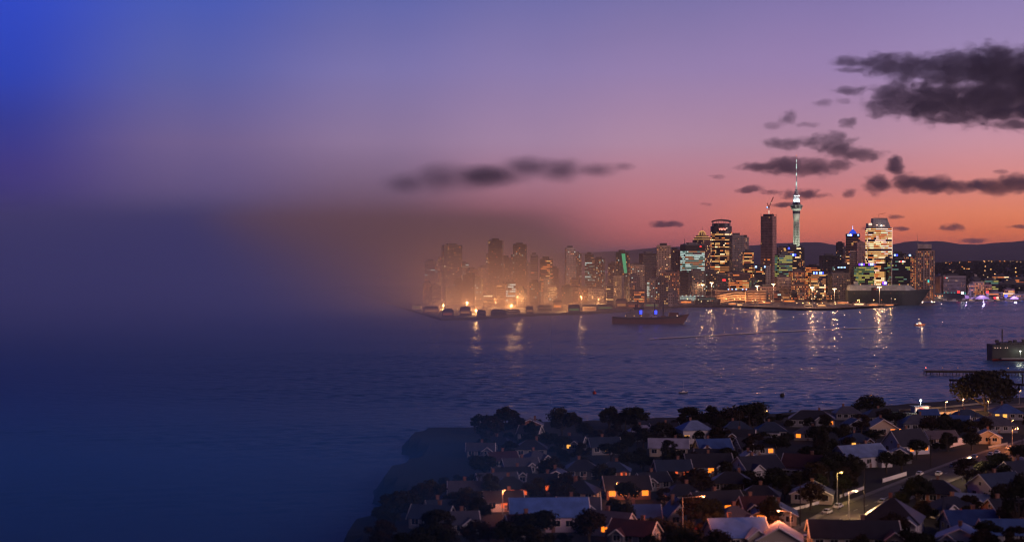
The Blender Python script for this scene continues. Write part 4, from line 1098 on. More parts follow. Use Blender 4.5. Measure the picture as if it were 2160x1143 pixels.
# black barge left
D = 2590; s = D / FPX; t = empty('moored_barge', (XW(1490, D), D - 8, 0)); L = 52 * s
k = MB(); hull(k, L, 16, 11, 1, HULLB, rake=.1, sheer=.1, stern=1.0); k.build('hull', t)
k = MB(); k.box(-L*.44, L*.36, -6.5, 6.5, 10.9, 17, HULLB); k.build('deckhouse', t)
k = MB(); k.box(-L*.4, L*.3, -6.9, -6.52, 13.5, 14.2, E['coollo']); k.build('window_strip', t)
k = MB()
for a, b in (((-L*.44, 17), (-L*.2, 20)), ((-L*.2, 20), (0, 18)), ((0, 18), (L*.2, 20)), ((L*.2, 20), (L*.36, 16))): k.bar((a[0], -6.3, a[1]), (b[0], -6.3, b[1]), .5, M['pink'], 5)
k.build('roof_rail', t)
for x in (-.3, -.05, .2): k = MB(); k.box(L*x - .4, L*x + .4, -8.6, -8.1, 6, 6.8, E['greenlo']); k.build('deck_lamp', t)
tag(t, 'black slab sided barge moored at the left end of the quay', 'barge')
# ship under way at the left with blue lights
D = 1900; s = D / FPX; t = empty('cargo_ship', (XW(1366, D), D, 0)); L = 150 * s
k = MB(); hull(k, L, 15, 8.2, .8, RUST, rake=.5, sheer=.55, stern=.8); k.build('hull', t)
k = MB(); hull(k, L * .995, 15.25, 8.1, -6.0, HULLB, rake=.5, sheer=.55, stern=.8); k.build('upper_strake', t)
k = MB(); k.box(-L*.30, L*.02, -5.5, 5.5, 8, 14, M['conc']); k.box(-L*.24, -L*.02, -4.8, 4.8, 14.01, 18, M['conc']); k.box(-L*.2, -L*.06, -4, 4, 18.01, 21, M['dark']); k.lathe([(2, 21), (1.7, 25)], RUST, 12, -L*.16, 0); k.build('superstructure', t)
k = MB(); k.box(L*.30, L*.43, -4.5, 4.5, 9.5, 14.5, RUST); k.build('forecastle', t)
for x in (-.06, .06, .18): k = MB(); k.box(L*x, L*(x + .07), -4, 4, 8.2, 10.6, M['concl'] if x < .1 else M['brown']); k.build('deck_hatch', t)
for x, h in ((-.14, 31), (.1, 27), (.22, 29)): k = MB(); k.bar((L*x, 0, 8), (L*x, 0, h), .8, M['dark']); k.bar((L*x, 0, 12), (L*(x + .08), 0, h - 5), .25, M['dark']); k.build('derrick', t)
for x in (-.10, .11): k = MB(); k.box(L*x - 1.6, L*x + 1.6, -6.2, -5.6, 12.5, 17.5, E['blue']); k.build('blue_floodlight', t)
k = MB(); k.box(L*.4, L*.42, -4.9, -4.6, 10, 11, E['pink']); k.build('deck_lamp', t)
for x in (-.32, -.2, -.1): k = MB(); k.box(L*x, L*x + 1.1, -5.9, -5.55, 10, 11, E['warm']); k.build('cabin_window', t)
tag(t, 'old rust brown cargo ship with two blue lights, left of the quay', 'ship')
# small orange boat
D = (EYE) * FPX / (687 - HOR); s = D / FPX; t = empty('small_boat', (XW(1940, D), D, 0), math.pi * 0.03)
OR = new_mat('boat_orange', (.75, .28, .12), rough=.5)
k = MB(); hull(k, 13, 4, 2.0, .3, OR, rake=.3, sheer=.3); k.build('hull', t)
k = MB(); k.prism([(-2.5, -1.5), (2, -1.5), (2, 1.5), (-2.5, 1.5)], 1.9, 4.4, M['white'], top=[(-2.2, -1.2), (1.1, -1.2), (1.1, 1.2), (-2.2, 1.2)]); k.build('wheelhouse', t)
k = MB(); k.bar((-1, 0, 4.4), (-1, 0, 8), .12, M['steel']); k.build('mast', t)
k = MB(); k.lathe([(.35, 0), (.45, .3), (.3, .7)], E['lampw'], 8); q = k.build('masthead_light', t); q.location = (-1, 0, 8)
k = MB(); k.box(-4.2, -3.6, -1.4, -1, 2.2, 3.0, E['white']); k.build('deck_lamp', t)
point_light('deck_glow', (1.5, -4, 6), 1800, (1, .6, .35), t)
tag(t, 'small orange pilot boat with a lit mast on the open harbour', 'boat')
# moored yacht and barge buoy
D = EYE * FPX / (829 - HOR); t = empty('sailing_boat', (XW(1441, D), D, 0), .25)
k = MB(); hull(k, 5.6, 2.0, .95, .2, M['dark'], rake=.3, sheer=.3, bandm=M['white'], band=1); k.build('hull', t)
k = MB(); k.prism([(-1, -.7), (1.2, -.7), (1.2, .7), (-1, .7)], .9, 1.5, M['white'], top=[(-.8, -.5), (.9, -.5), (.9, .5), (-.8, .5)]); k.build('cabin', t)
k = MB(); k.bar((.2, 0, .9), (.2, 0, 8.5), .07, M['steel']); k.bar((.2, 0, 2), (-2.2, 0, 1.9), .09, M['dark']); k.build('mast', t)
tag(t, 'small dark sailing boat moored off the near shore', 'sailing boat')
D = EYE * FPX / (836 - HOR); t = empty('mooring_buoy', (XW(1650, D), D, 0))
k = MB(); k.lathe([(1.1, -.2), (1.35, .2), (1.35, 1.3), (1.1, 1.7), (.35, 1.9), (.35, 2.3)], M['black'], 16); k.build('float', t)
k = MB(); k.box(1.2, 1.45, -.5, .2, .9, 2.3, M['white']); k.build('white_marker', t)
tag(t, 'squat black mooring buoy with a white marker', 'buoy')
k = MB()
E['blink'] = E['orange']
D = EYE * FPX / (830 - HOR); t = empty('mooring_buoy', (XW(1254, D), D, 0))
k.lathe([(1.0, -.2), (1.2, .2), (1.2, 1.0), (.4, 1.3), (.3, 2.1)], M['red'], 14); k.build('float', t)
tag(t, 'dull red mooring buoy alone off the left of the near shore', 'buoy')
# boat wake: sky sheen of smooth water put into a pale strip
WAKE_SHEEN = new_mat('wake_sheen', (.75, .75, .80), rough=.14)
def wake(px0, py0, px1, py1, w0, w1, label, n=60):
    mb = MB(); 
    for i in range(n):
        t0 = i / n; t1 = (i + 1) / n
        pts = []
        for t_, sg in ((t0, -1), (t1, -1), (t1, 1), (t0, 1)):
            px = px0 + (px1 - px0) * t_; py = py0 + (py1 - py0) * t_ - 3 * math.sin(t_ * math.pi) * .6
            D = EYE * FPX / (py - HOR); wd = (w0 + (w1 - w0) * t_) * (.75 + .6 * noise.noise(Vector((t_ * 14, 0, 1)))) * .5
            pts.append((XW(px, D), D + sg * wd, .8))
        mb.face(pts, WAKE_SHEEN)
    struct(mb.build('wake'), 'stuff')
wake(1370, 716, 1885, 690, 19, 16, '')
# warship at the right edge
D = EYE * FPX / (761 - HOR); s = D / FPX; t = empty('naval_ship', (XW(2095, D) + 46, D + 9, 0)); L = 92
NAVY_G = W('naval_grey', (.045, .048, .047), rough=.6)
k = MB(); hull(k, L, 15, 13.2, 1, NAVY_G, rake=.3, sheer=.05, stern=1.0); k.build('hull', t)
k = MB(); hull(k, L * .999, 15.2, 1.6, .5, M['red'], rake=0, sheer=0, stern=1.0); k.build('boot_topping', t)
k = MB(); k.box(-L*.5 + 7, L*.3, -6, 6, 13.1, 15, NAVY_G); k.build('superstructure', t)
k = MB(); k.bar((-L*.5 + 10.5, 0, 13), (-L*.5 + 10.5, 0, 26), .5, M['dark']); k.bar((-L*.5 + 8.9, 0, 20), (-L*.5 + 12.1, 0, 20), .25, M['dark']); k.bar((-L*.5 + 9.3, 0, 23), (-L*.5 + 11.7, 0, 23), .2, M['dark']); k.build('mast', t)
for x in (2, 4.2, 6.6, 10.5, 12.3): k = MB(); k.box(-L/2 + x - .25, -L/2 + x + .25, -7.75, -7.45, 10.6, 11.1, E['pink']); k.build('porthole', t)
k = MB(); k.box(-L/2 + 6, L*.2, -12, -8.2, 1.4, 2.6, M['conc']); k.build('pontoon', t)
for x in (21.6, 33): k = MB(); k.bar((-L/2 + x, -11.5, 2.6), (-L/2 + x, -11.5, 8), .14, M['steel']); k.box(-L/2 + x - .6, -L/2 + x + .6, -11.8, -11.2, 8, 8.6, E['white']); k.build('pontoon_lamp', t); point_light('pontoon_glow', (-L/2 + x, -12.5, 7.4), 900, (.9, 1, .75), t)
for x in (4.0, 15, 19, 26): k = MB(); k.box(-L/2 + x, -L/2 + x + 2.2, -4.5, -1.5, 15.01, 16.6 + (x % 3) * .5, NAVY_G); k.build('deck_locker', t)
k = MB()
for i in range(16): k.bar((-L/2 + .5 + i * 2.2, -7.3, 13.2), (-L/2 + .5 + i * 2.2, -7.3, 14.4), .05, M['steel'], 4)
k.bar((-L/2 + .5, -7.3, 14.4), (-L/2 + 33.5, -7.3, 14.4), .06, M['steel'], 4); k.build('railing', t)
tag(t, 'dark grey naval ship, stern to the left, cut by the right edge', 'ship')
# long wharf and short jetty
TIMB = new_mat('wharf_timber', (.028, .024, .024), rough=.95, vary=.4, scale=.4); DECK = new_mat('wharf_deck', (.18, .17, .17), rough=.9, vary=.25, scale=.2)
def wharf(px0, py0, px1, py1, label, wid, deckz, lamps, ends=True):
    a = Vector((*[v for v in (XW(px0, (EYE - deckz) * FPX / (py0 - HOR)), (EYE - deckz) * FPX / (py0 - HOR))], 0)); b = Vector((XW(px1, (EYE - deckz) * FPX / (py1 - HOR)), (EYE - deckz) * FPX / (py1 - HOR), 0))
    d = (b - a); ln = d.length; t = empty('wharf', (a.x, a.y, 0), math.atan2(d.y, d.x))
    k = MB(); k.box(0, ln, -wid / 2, wid / 2, deckz - .5, deckz, DECK); k.build('deck', t)
    k = MB(); k.box(-.05, ln, -wid / 2 - .3, -wid / 2 - .01, deckz - 1.3, deckz + .1, TIMB); k.build('fender_beam', t)
    n = int(ln / 4.5)
    for i in range(min(n, 60)):
        k = MB(); x = .5 + i * (ln - 1) / max(1, min(n, 60) - 1)
        for y in (-wid / 2 + .3, wid / 2 - .3): k.bar((x, y, -1.2), (x, y, deckz - .51), .26, TIMB, 6)
        k.bar((x, -wid / 2 + .3, deckz - 1.2), (x, wid / 2 - .3, deckz - 1.2), .2, TIMB, 5)
        k.build('pile_pair', t)
    for x, kind in lamps:
        k = MB(); k.bar((x, 0, deckz), (x, 0, deckz + 1.8), .09, TIMB, 5); k.build('lamp_post', t)
        k = MB(); k.lathe([(.3, 0), (.36, .25), (.2, .5)], E[kind], 8); q = k.build('lamp', t); q.location = (x, 0, deckz + 1.8)
    tag(t, label, 'wharf'); return t
E['red2'] = emit_mat('wharf_end_light', (255, 120, 100), 5.0)
wharf(1950, 781, 2300, 783, 'long dark timber wharf with a red end light', 9, 3.0, ((1, 'red2'), (13, 'warmlo'), (24, 'warmlo'), (60, 'warm')))
wharf(2006, 799, 2200, 812, 'short dark jetty behind the broad spreading tree', 4, 2.4, ())
for i, px in enumerate((2128, 2157)):
    D = 990; t = empty('mooring_post', (XW(px, D), D, -1)); k = MB(); k.lathe([(.5, 0), (.45, 6.2), (.6, 6.3), (.6, 7.0), (.2, 7.4)], TIMB, 10); k.build('pile', t)
    tag(t, ('left' if i == 0 else 'right') + ' one of two mooring posts by the short jetty', 'mooring post', 'mooring posts by the jetty')
# marina side: pier with lamps, tent, small craft
D = 2930; s = D / FPX; t = empty('marina_pier', (XW(1975, D), D, 0))
k = MB(); k.box(-55 * s, 55 * s, -2, 16, -1, 5, M['dark']); k.build('deck', t)
k = MB(); k.prism([(-38 * s, 2), (62 * s, 2), (62 * s, 15), (-38 * s, 15)], 5.01, 15, M['navy'], top=[(-37 * s, 5), (60 * s, 5), (60 * s, 12), (-37 * s, 12)]); k.build('shed_roof', t)
for i in range(11):
    k = MB(); k.lathe([(.9, 0), (1.0, 1), (.6, 1.8)], E['lampo2'] if i % 3 else E['warmhi'], 8); q = k.build('wall_lamp', t); q.location = ((-36 + i * 4.9) * s, 1, 9)
for i in range(3): point_light('wall_glow', ((-30 + i * 20) * s, -5, 10), 9e3, (1, .6, .35), t)
tag(t, 'dark marina pier shed with a row of round wall lamps', 'pier')
LIL = new_mat('tent_membrane', (.62, .52, .72), rough=.6)
def arch_tent(px, wpx, hpx, D, label, glow, power):
    s = D / FPX; w = wpx * s / 2; h = hpx * s; t = empty('wave_roof_tent', (XW(px, D), D, 3.2))
    k = MB(); n = 20; rows = []
    for j in range(5):
        y = j * 5.0; rows.append([(-w + 2 * w * i / n, y, .3 + h * math.sin(math.pi * i / n) ** .8 * (1 - .12 * abs(j - 2))) for i in range(n + 1)])
    o = len(k.v)
    for r in rows: k.v += r
    kk = k.slot(LIL)
    for j in range(4):
        for i in range(n): a = o + j * (n + 1) + i; k.f.append((a, a + 1, a + n + 2, a + n + 1)); k.mi.append(kk)
    k.build('membrane', t, True)
    k = MB(); m2 = k.slot(E[glow])
    base = [(-w * .86 + 1.72 * w * i / n, .6) for i in range(n + 1)]
    for i in range(n):
        xa, xb = base[i][0], base[i + 1][0]; za = .2 + h * .78 * math.sin(math.pi * (xa + w) / (2 * w)) ** .8; zb = .2 + h * .78 * math.sin(math.pi * (xb + w) / (2 * w)) ** .8
        k.v += [(xa, .6, .1), (xb, .6, .1), (xb, .6, zb), (xa, .6, za)]; q = len(k.v) - 4; k.f.append((q, q + 1, q + 2, q + 3)); k.mi.append(m2)
    k.build('lit_front', t)
    point_light('tent_glow', (0, -8, 6), power, (.7, .45, 1), t)
    tag(t, label, 'tent', 'tents on the marina')
E['lilac2'] = emit_mat('tent_front_glow', (190, 140, 235), .55)
arch_tent(2072, 34, 10, 2925, 'lilac lit arched tent in the middle of the marina', 'lilac2', 2.5e4)
arch_tent(2035, 40, 9, 2960, 'wide pale wave roofed tent left of the lilac arched tent', 'lilac2', 9e3)
arch_tent(2140, 20, 7, 2930, 'small white lit tent at the right end of the marina', 'lilac', 2.0e4)
for px, py, c, lb in ((2099, 628, 'red', 'red lit kiosk right of the lilac arched tent'), (2104, 628, 'pink', 'pink white kiosk touching the red lit kiosk'), (2122, 624, 'blue', 'bright blue lit booth on the marina'),
                      (2083, 616, 'red', 'red lamp hut above the lilac arched tent'), (2022, 616, 'red', 'little red lamp hut left on the marina'), (2030, 618, 'white', 'white lit hut between hotel and wave roofed tent')):
    D = 2935; s = D / FPX; t = empty('lit_kiosk', (XW(px, D), D, 3.2)); h = ZW(py, D) - 3.2
    k = MB(); k.box(-2.4, 2.4, 0, 4, 0, h + 2.2, M['steel']); k.build('booth', t)
    k = MB(); k.box(-2.6, 2.6, -.4, -.02, max(.5, h - 2), h + 2, E[c]); k.build('light_panel', t); tag(t, lb, 'kiosk', 'kiosks on the marina')
for i in range(9):
    px = 1996 + i * 19 + rnd.uniform(-5, 5); D = 2890 + rnd.uniform(-8, 4); t = empty('motor_yacht', (XW(px, D), D, 0), rnd.choice([0, math.pi]))
    if i == 0: pass
    k = MB(); hull(k, 17, 4.6, 2.2, .3, M['white'] if i % 2 else M['steel'], rake=.3, sheer=.3, n=10); k.build('hull', t)
    k = MB(); k.prism([(-5, -1.8), (3, -1.8), (3, 1.8), (-5, 1.8)], 2.1, 4.6, M['white'], top=[(-4.6, -1.5), (1, -1.5), (1, 1.5), (-4.6, 1.5)]); k.build('cabin', t)
    k = MB(); k.box(-4.6, 1.5, -1.83, -1.86, 2.9, 3.6, E['warm'] if i % 3 == 0 else GLASS); k.build('window_strip', t)
    tag(t, '%s from the left of the white motor yachts moored at the marina' % nth(i), 'yacht', 'motor yachts at the marina')
# sodium street lamps added to brighten the city walls
def street_lights_city():
    pts = [(1450 + i * 31 + rnd.uniform(-8, 8), rnd.choice([2755, 2830, 2900, 3010, 3120])) for i in range(17)]
    for i, (px, D) in enumerate(pts):
        X = XW(px, D); t = empty('city_street_lamp', (X, D, far_ground(X, D)))
        k = MB(); k.lathe([(.3, 0), (.12, 11)], M['steel'], 6); k.bar((0, 0, 11), (0, -2.2, 11.4), .08, M['steel'], 5); k.build('pole', t)
        k = MB(); k.box(-.5, .5, -3.0, -1.8, 11.2, 11.5, E['lamp']); k.build('lamp_head', t)
        point_light('street_glow', (0, -4, 10), 5e3, (1, .48, .2), t, .8)
        tag(t, '%s from the left of the added street lamps between the city blocks' % nth(i), 'street lamp', 'street lamps between the city blocks')
street_lights_city()
# wharf lamps in the mist at the left (some real, more added to warm the mist from inside), irregular in height and strength
def misty_lamps():
    lst = sorted([(935, 652, 7, 4.2), (985, 652, 11, 4.2), (1004, 662, 6, 5.5), (1046, 648, 14, 2.6), (1078, 656, 9, 7.5), (1092, 650, 18, 5.0), (1128, 641, 8, 3.5), (1163, 639, 12, 3.0),
                  (1200, 657, 7, 5.0), (1226, 644, 15, 2.6), (1262, 640, 9, 3.0), (1302, 637, 8, 1.2), (1340, 634, 7, .5)])
    for i, (px, py, h, pw) in enumerate(lst):
        D = (EYE - 3.2) * FPX / (py - HOR); t = empty('wharf_lamp', (XW(px, D), D, 3.2))
        k = MB(); k.lathe([(.3, 0), (.14, h)], M['steel'], 6); k.build('pole', t)
        k = MB(); k.box(-.7, .7, -1.1, -.2, h - .1, h + .4, E['oranlo']); k.build('lamp_head', t)
        point_light('wharf_glow', (0, -2.5, h - .6), pw * 1e5 * MISTK * 5, (1, .47, .16), t, .12)
        tag(t, '%s from the left of the wharf lamps glowing in the mist' % nth(i), 'wharf lamp', 'wharf lamps glowing in the mist')
misty_lamps()
for i in range(16):
    px = 880 + i * 33 + rnd.uniform(-8, 8); py = shore_py(px) - rnd.uniform(5, 13)
    shed(px, py, rnd.uniform(16, 34), rnd.uniform(9, 20), '%s from the left of the wharf sheds standing in the mist' % nth(i), rnd.choice(['dark', 'brown', 'conc', 'beige', 'dark']), rnd.choice([None, 'oranlo', 'orange', 'greenlo', 'warmlo', None]), cat='wharf shed', power=300)
# many little lamps among the quay buildings
lst = sorted([(1425 + 735 * rnd.random(), rnd.uniform(0, 1)) for _ in range(95)])
for i, (px, q) in enumerate(lst):
    D0 = EYE * FPX / (shore_py(px) - HOR); D = D0 + 25 + 620 * q * q; X = XW(px, D)
    if 1784 < px < 1910 and D < 2790: D = D0 + 18; X = XW(px, D)
    if D > D0 + 140 and px < 1980 and q < .9: D = D0 + rnd.uniform(12, 140); X = XW(px, D)
    h = rnd.uniform(5, 9); t = empty('small_quay_lamp', (X, D, far_ground(X, D)))
    k = MB(); k.lathe([(.15, 0), (.1, h)], M['steel'], 5); k.build('pole', t)
    k = MB(); k.lathe([(.35, 0), (.75, .5), (.45, 1.1)], E[rnd.choice(['lampo2', 'lampo2', 'lamp', 'warmhi', 'lampw', 'pink'])], 6); g_ = k.build('lamp_head', t); g_.location = (0, 0, h)
    tag(t, '%s from the left of the small lamps scattered along the quay' % nth(i), 'quay lamp', 'small lamps scattered along the quay')
# open deck edge, funnel and boats of the long green ship
g_ = bpy.data.objects['moored_ship']
D = 2648; s = D / FPX; L = 152 * s
k = MB(); k.box(-L*.40, -L*.35, -4, 4, 36.6, 43, GREYG); k.box(-L*.39, -L*.36, -3, 3, 43.01, 45, HULLB); k.build('funnel', g_)
for i in range(9):
    k = MB(); x = -L*.42 + i * L * .085; k.box(x - .5, x + .5, -12.75, -12.3, 21, 22, E['greenlo'] if i % 3 else E['warmlo']); k.build('porthole', g_)
for i in range(3):
    k = MB(); x = (-.28 + i * .16) * L; k.prism([(x - 4, -13.2), (x + 4, -13.2), (x + 4, -11.6), (x - 4, -11.6)], 28, 30, M['red'] if i == 1 else M['white'], top=[(x - 3.2, -13.4), (x + 3.2, -13.4), (x + 3.2, -11.8), (x - 3.2, -11.8)]); k.build('lifeboat', g_)

# ------------------------------------------------------------------ right hand suburb slope: houses and lamps as separate things
def slope():
    gl = {}
    WALLS = [M['white'], M['concl'], M['beige'], M['brown'], M['conc']]
    ROOFS = [M['dark'], M['brown'], M['navy'], M['conc']]
    i = 0; rowsn = 7
    for r in range(rowsn):
        D = 3450 + r * 330; n = 13; 
        for c in range(n):
            px = 1992 + (2175 - 1992) * (c + .5 + rnd.uniform(-.35, .35)) / n
            if px < 2040 and r < 1: continue
            X = XW(px, D); y = D + rnd.uniform(-90, 90); z = far_ground(X, y); t = empty('hillside_house', (X, y, z), rnd.uniform(-.5, .5))
            w = rnd.uniform(9, 16); d_ = 9; h = rnd.uniform(4, 9)
            k = MB(); k.box(-w/2, w/2, -d_/2, d_/2, -2, h, rnd.choice(WALLS)); k.build('wall', t)
            k = MB(); k.prism([(-w/2 - .6, -d_/2 - .6), (w/2 + .6, -d_/2 - .6), (w/2 + .6, d_/2 + .6), (-w/2 - .6, d_/2 + .6)], h + .01, h + 2.8, rnd.choice(ROOFS), top=[(-w/4, -.2), (w/4, -.2), (w/4, .2), (-w/4, .2)]); k.build('roof', t)
            q = rnd.random(); mt = E[rnd.choice(['warm', 'orange', 'warmhi', 'orange', 'warmlo', 'lamp', 'pink'])] if q < .6 else GLASS
            ww = rnd.uniform(.8, 2.2) if q > .2 else rnd.uniform(2, 5); x0 = rnd.uniform(-w/2 + .5, w/2 - ww - .5) if w > ww + 1.2 else -ww/2
            k = MB(); k.box(x0, x0 + ww, -d_/2 - .12, -d_/2 - .02, h * .35, h * .35 + 1.5, mt); k.build('window', t)
            tag(t, '%s house from the left in the %s row up the far right slope' % (nth(c), nth(r)), 'house', 'houses on the far right slope'); i += 1
    for j in range(44):
        D = rnd.uniform(3500, 6200); px = rnd.uniform(1985, 2160); gl[px] = D
    for j, px in enumerate(sorted(gl)):
        D = gl[px]; X = XW(px, D); t = empty('hillside_street_lamp', (X, D, far_ground(X, D)))
        k = MB(); k.lathe([(.25, 0), (.12, 14)], M['steel'], 5); k.build('pole', t)
        k = MB(); k.lathe([(.5, 0), (.9, .7), (.5, 1.5)], E[rnd.choice(['lamp', 'lamp', 'lampo', 'lampw'])], 7); q = k.build('lamp_head', t); q.location = (0, 0, 14)
        tag(t, '%s from the left of the pinpoint street lamps on the far right slope' % nth(j), 'street lamp', 'pinpoint street lamps on the slope')
slope()
# tree cover on the slope and between the far houses
LEAFD = new_mat('far_tree_foliage', (.022, .026, .020), rough=1, vary=.4, scale=.02, spec=.1)
def far_woods():
    mb = MB()
    for i in range(1500):
        D = rnd.uniform(3300, 7000); px = rnd.uniform(1960, 2200) if i % 5 else rnd.uniform(1450, 2000)
        if px < 1980: D = rnd.uniform(4300, 6500)
        X = XW(px, D); z = far_ground(X, D); r = rnd.uniform(5, 11)
        n = 7
        for q in range(2):
            pts = [(X + r * rnd.uniform(.6, 1.1) * math.cos(a), D + rnd.uniform(-2, 2) + (q - .5) * r * math.sin(a) * 1.5, z + r * .8 + r * rnd.uniform(.6, 1.0) * math.sin(a)) for a in [2 * math.pi * j / n for j in range(n)]]
            mb.face(pts, LEAFD)
    struct(mb.build('distant_trees'), 'stuff')
far_woods()

# ------------------------------------------------------------------ near shore: road, houses, trees
def near_strip(name, pts, wid, m, off, zo):
    """ribbon on the ground along a centre line given as picture points"""
    c = [P(*p) for p in pts]; dense = []
    for a, b in zip(c, c[1:]):
        for i in range(8): dense.append(a.lerp(b, i / 8))
    dense.append(c[-1]); mb = MB(); L = []; Rr = []
    for i, p in enumerate(dense):
        d = (dense[min(i + 1, len(dense) - 1)] - dense[max(i - 1, 0)]); d.z = 0; d.normalize(); nrm = Vector((-d.y, d.x, 0))
        for lst, k in ((L, off + wid / 2), (Rr, off - wid / 2)):
            q = p + nrm * k; lst.append((q.x, q.y, near_ground(q.x, q.y) + zo))
    for i in range(len(dense) - 1): mb.face([Rr[i], Rr[i + 1], L[i + 1], L[i]], m)
    return mb, dense
ROADM = new_mat('near_asphalt', (.075, .07, .066), rough=.85, vary=.25, scale=.3)
PATHM = new_mat('footpath_concrete', (.20, .19, .18), rough=.9, vary=.2, scale=.5)
ROAD = [(1650, 1170), (1800, 1078), (1960, 1012), (2080, 966), (2220, 922)]
mb, ROADL = near_strip('road', ROAD, 11, ROADM, 0, .14); struct(mb.build('road'))
for off in (7.2, -7.2):
    mb, _ = near_strip('pavement', ROAD, 2.0, PATHM, off, .22); struct(mb.build('pavement'))
for off in (5.75, -5.75):
    mb, dn = near_strip('kerb', ROAD, .35, PATHM, off, .27); struct(mb.build('kerb'))
mb = MB(); WHITEP = new_mat('road_paint', (.6, .6, .56), rough=.7)
for i in range(0, len(ROADL) - 1, 1):
    a = ROADL[i]; b = ROADL[i].lerp(ROADL[i + 1], .4); d = (b - a).normalized(); n_ = Vector((-d.y, d.x, 0)) * .09
    pts = [a - n_, b - n_, b + n_, a + n_]; mb.face([(p.x, p.y, near_ground(p.x, p.y) + .16) for p in pts], WHITEP)
struct(mb.build('road_marking'))
SIDE = [(1590, 1150), (1500, 1120), (1430, 1100), (1330, 1085)]
mb, _ = near_strip('side_road', SIDE, 8, ROADM, 0, .10); struct(mb.build('side_road'))
SEAF = [(1905, 871), (1980, 866), (2060, 858), (2200, 850)]
mb, _ = near_strip('seafront_road', SEAF, 9, ROADM, 0, .10); struct(mb.build('seafront_road'))

mb, _ = near_strip('seafront_bank', SEAF, 8, new_mat('lit_sandy_bank', (.30, .22, .15), rough=.9, vary=.3, scale=.3), -9.5, .13); struct(mb.build('seafront_bank'))  # sand-coloured strip added so the bank reads as lamplit

def roofmat(name, c, rough=.45, spec=.5):
    m = new_mat(name, c, rough=rough, spec=spec, vary=.22, scale=.35)
    nt = m.node_tree; b = nt.nodes['Principled BSDF']; tc = nt.nodes.new('ShaderNodeTexCoord')
    wv = nt.nodes.new('ShaderNodeTexWave'); wv.inputs['Scale'].default_value = 2.2; wv.inputs['Distortion'].default_value = .2
    nt.links.new(tc.outputs['Object'], wv.inputs[0]); bp = nt.nodes.new('ShaderNodeBump'); bp.inputs['Strength'].default_value = .25; bp.inputs['Distance'].default_value = .06
    nt.links.new(wv.outputs[1], bp.inputs['Height']); nt.links.new(bp.outputs[0], b.inputs['Normal']); return m
RM = {'dark': roofmat('roof_dark_tile', (.030, .030, .038)), 'navy': roofmat('roof_navy_iron', (.035, .05, .085)), 'blue': roofmat('roof_sky_sheen_iron', (.06, .12, .32)),  # blue, pale and bright roofs hold reflected sky in their colour
      'pale': roofmat('roof_pale_sky_sheen_iron', (.17, .23, .40)), 'lilac': roofmat('roof_white_iron', (.34, .34, .44)), 'red': roofmat('roof_dull_red_iron', (.07, .028, .026)),
      'grey': roofmat('roof_grey_iron', (.085, .085, .11)), 'bright': roofmat('roof_bright_sky_sheen_iron', (.10, .22, .58))}
def wallmat(name, c):
    m = new_mat(name, c, rough=.8); nt = m.node_tree; b = nt.nodes['Principled BSDF']; tc = nt.nodes.new('ShaderNodeTexCoord')
    wv = nt.nodes.new('ShaderNodeTexWave'); wv.bands_direction = 'Z'; wv.inputs['Scale'].default_value = 2.0; wv.wave_profile = 'SAW'
    nt.links.new(tc.outputs['Object'], wv.inputs[0]); bp = nt.nodes.new('ShaderNodeBump'); bp.inputs['Strength'].default_value = .4; bp.inputs['Distance'].default_value = .04
    nt.links.new(wv.outputs[1], bp.inputs['Height']); nt.links.new(bp.outputs[0], b.inputs['Normal']); return m
WM = {'white': wallmat('weatherboard_white', (.62, .60, .62)), 'cream': wallmat('weatherboard_cream', (.48, .42, .34)), 'grey': wallmat('weatherboard_grey', (.24, .25, .28)),
      'blue': wallmat('weatherboard_blue', (.16, .24, .36)), 'dark': wallmat('weatherboard_dark', (.07, .07, .08)), 'brick': wallmat('brick_orange', (.34, .15, .09)), 'lilac': wallmat('render_lilac', (.5, .45, .58))}
TRIM = new_mat('trim_white', (.80, .78, .78), rough=.6)
BRICK = new_mat('chimney_brick', (.20, .10, .08), rough=.9, vary=.3, scale=2)
HOUSES = []
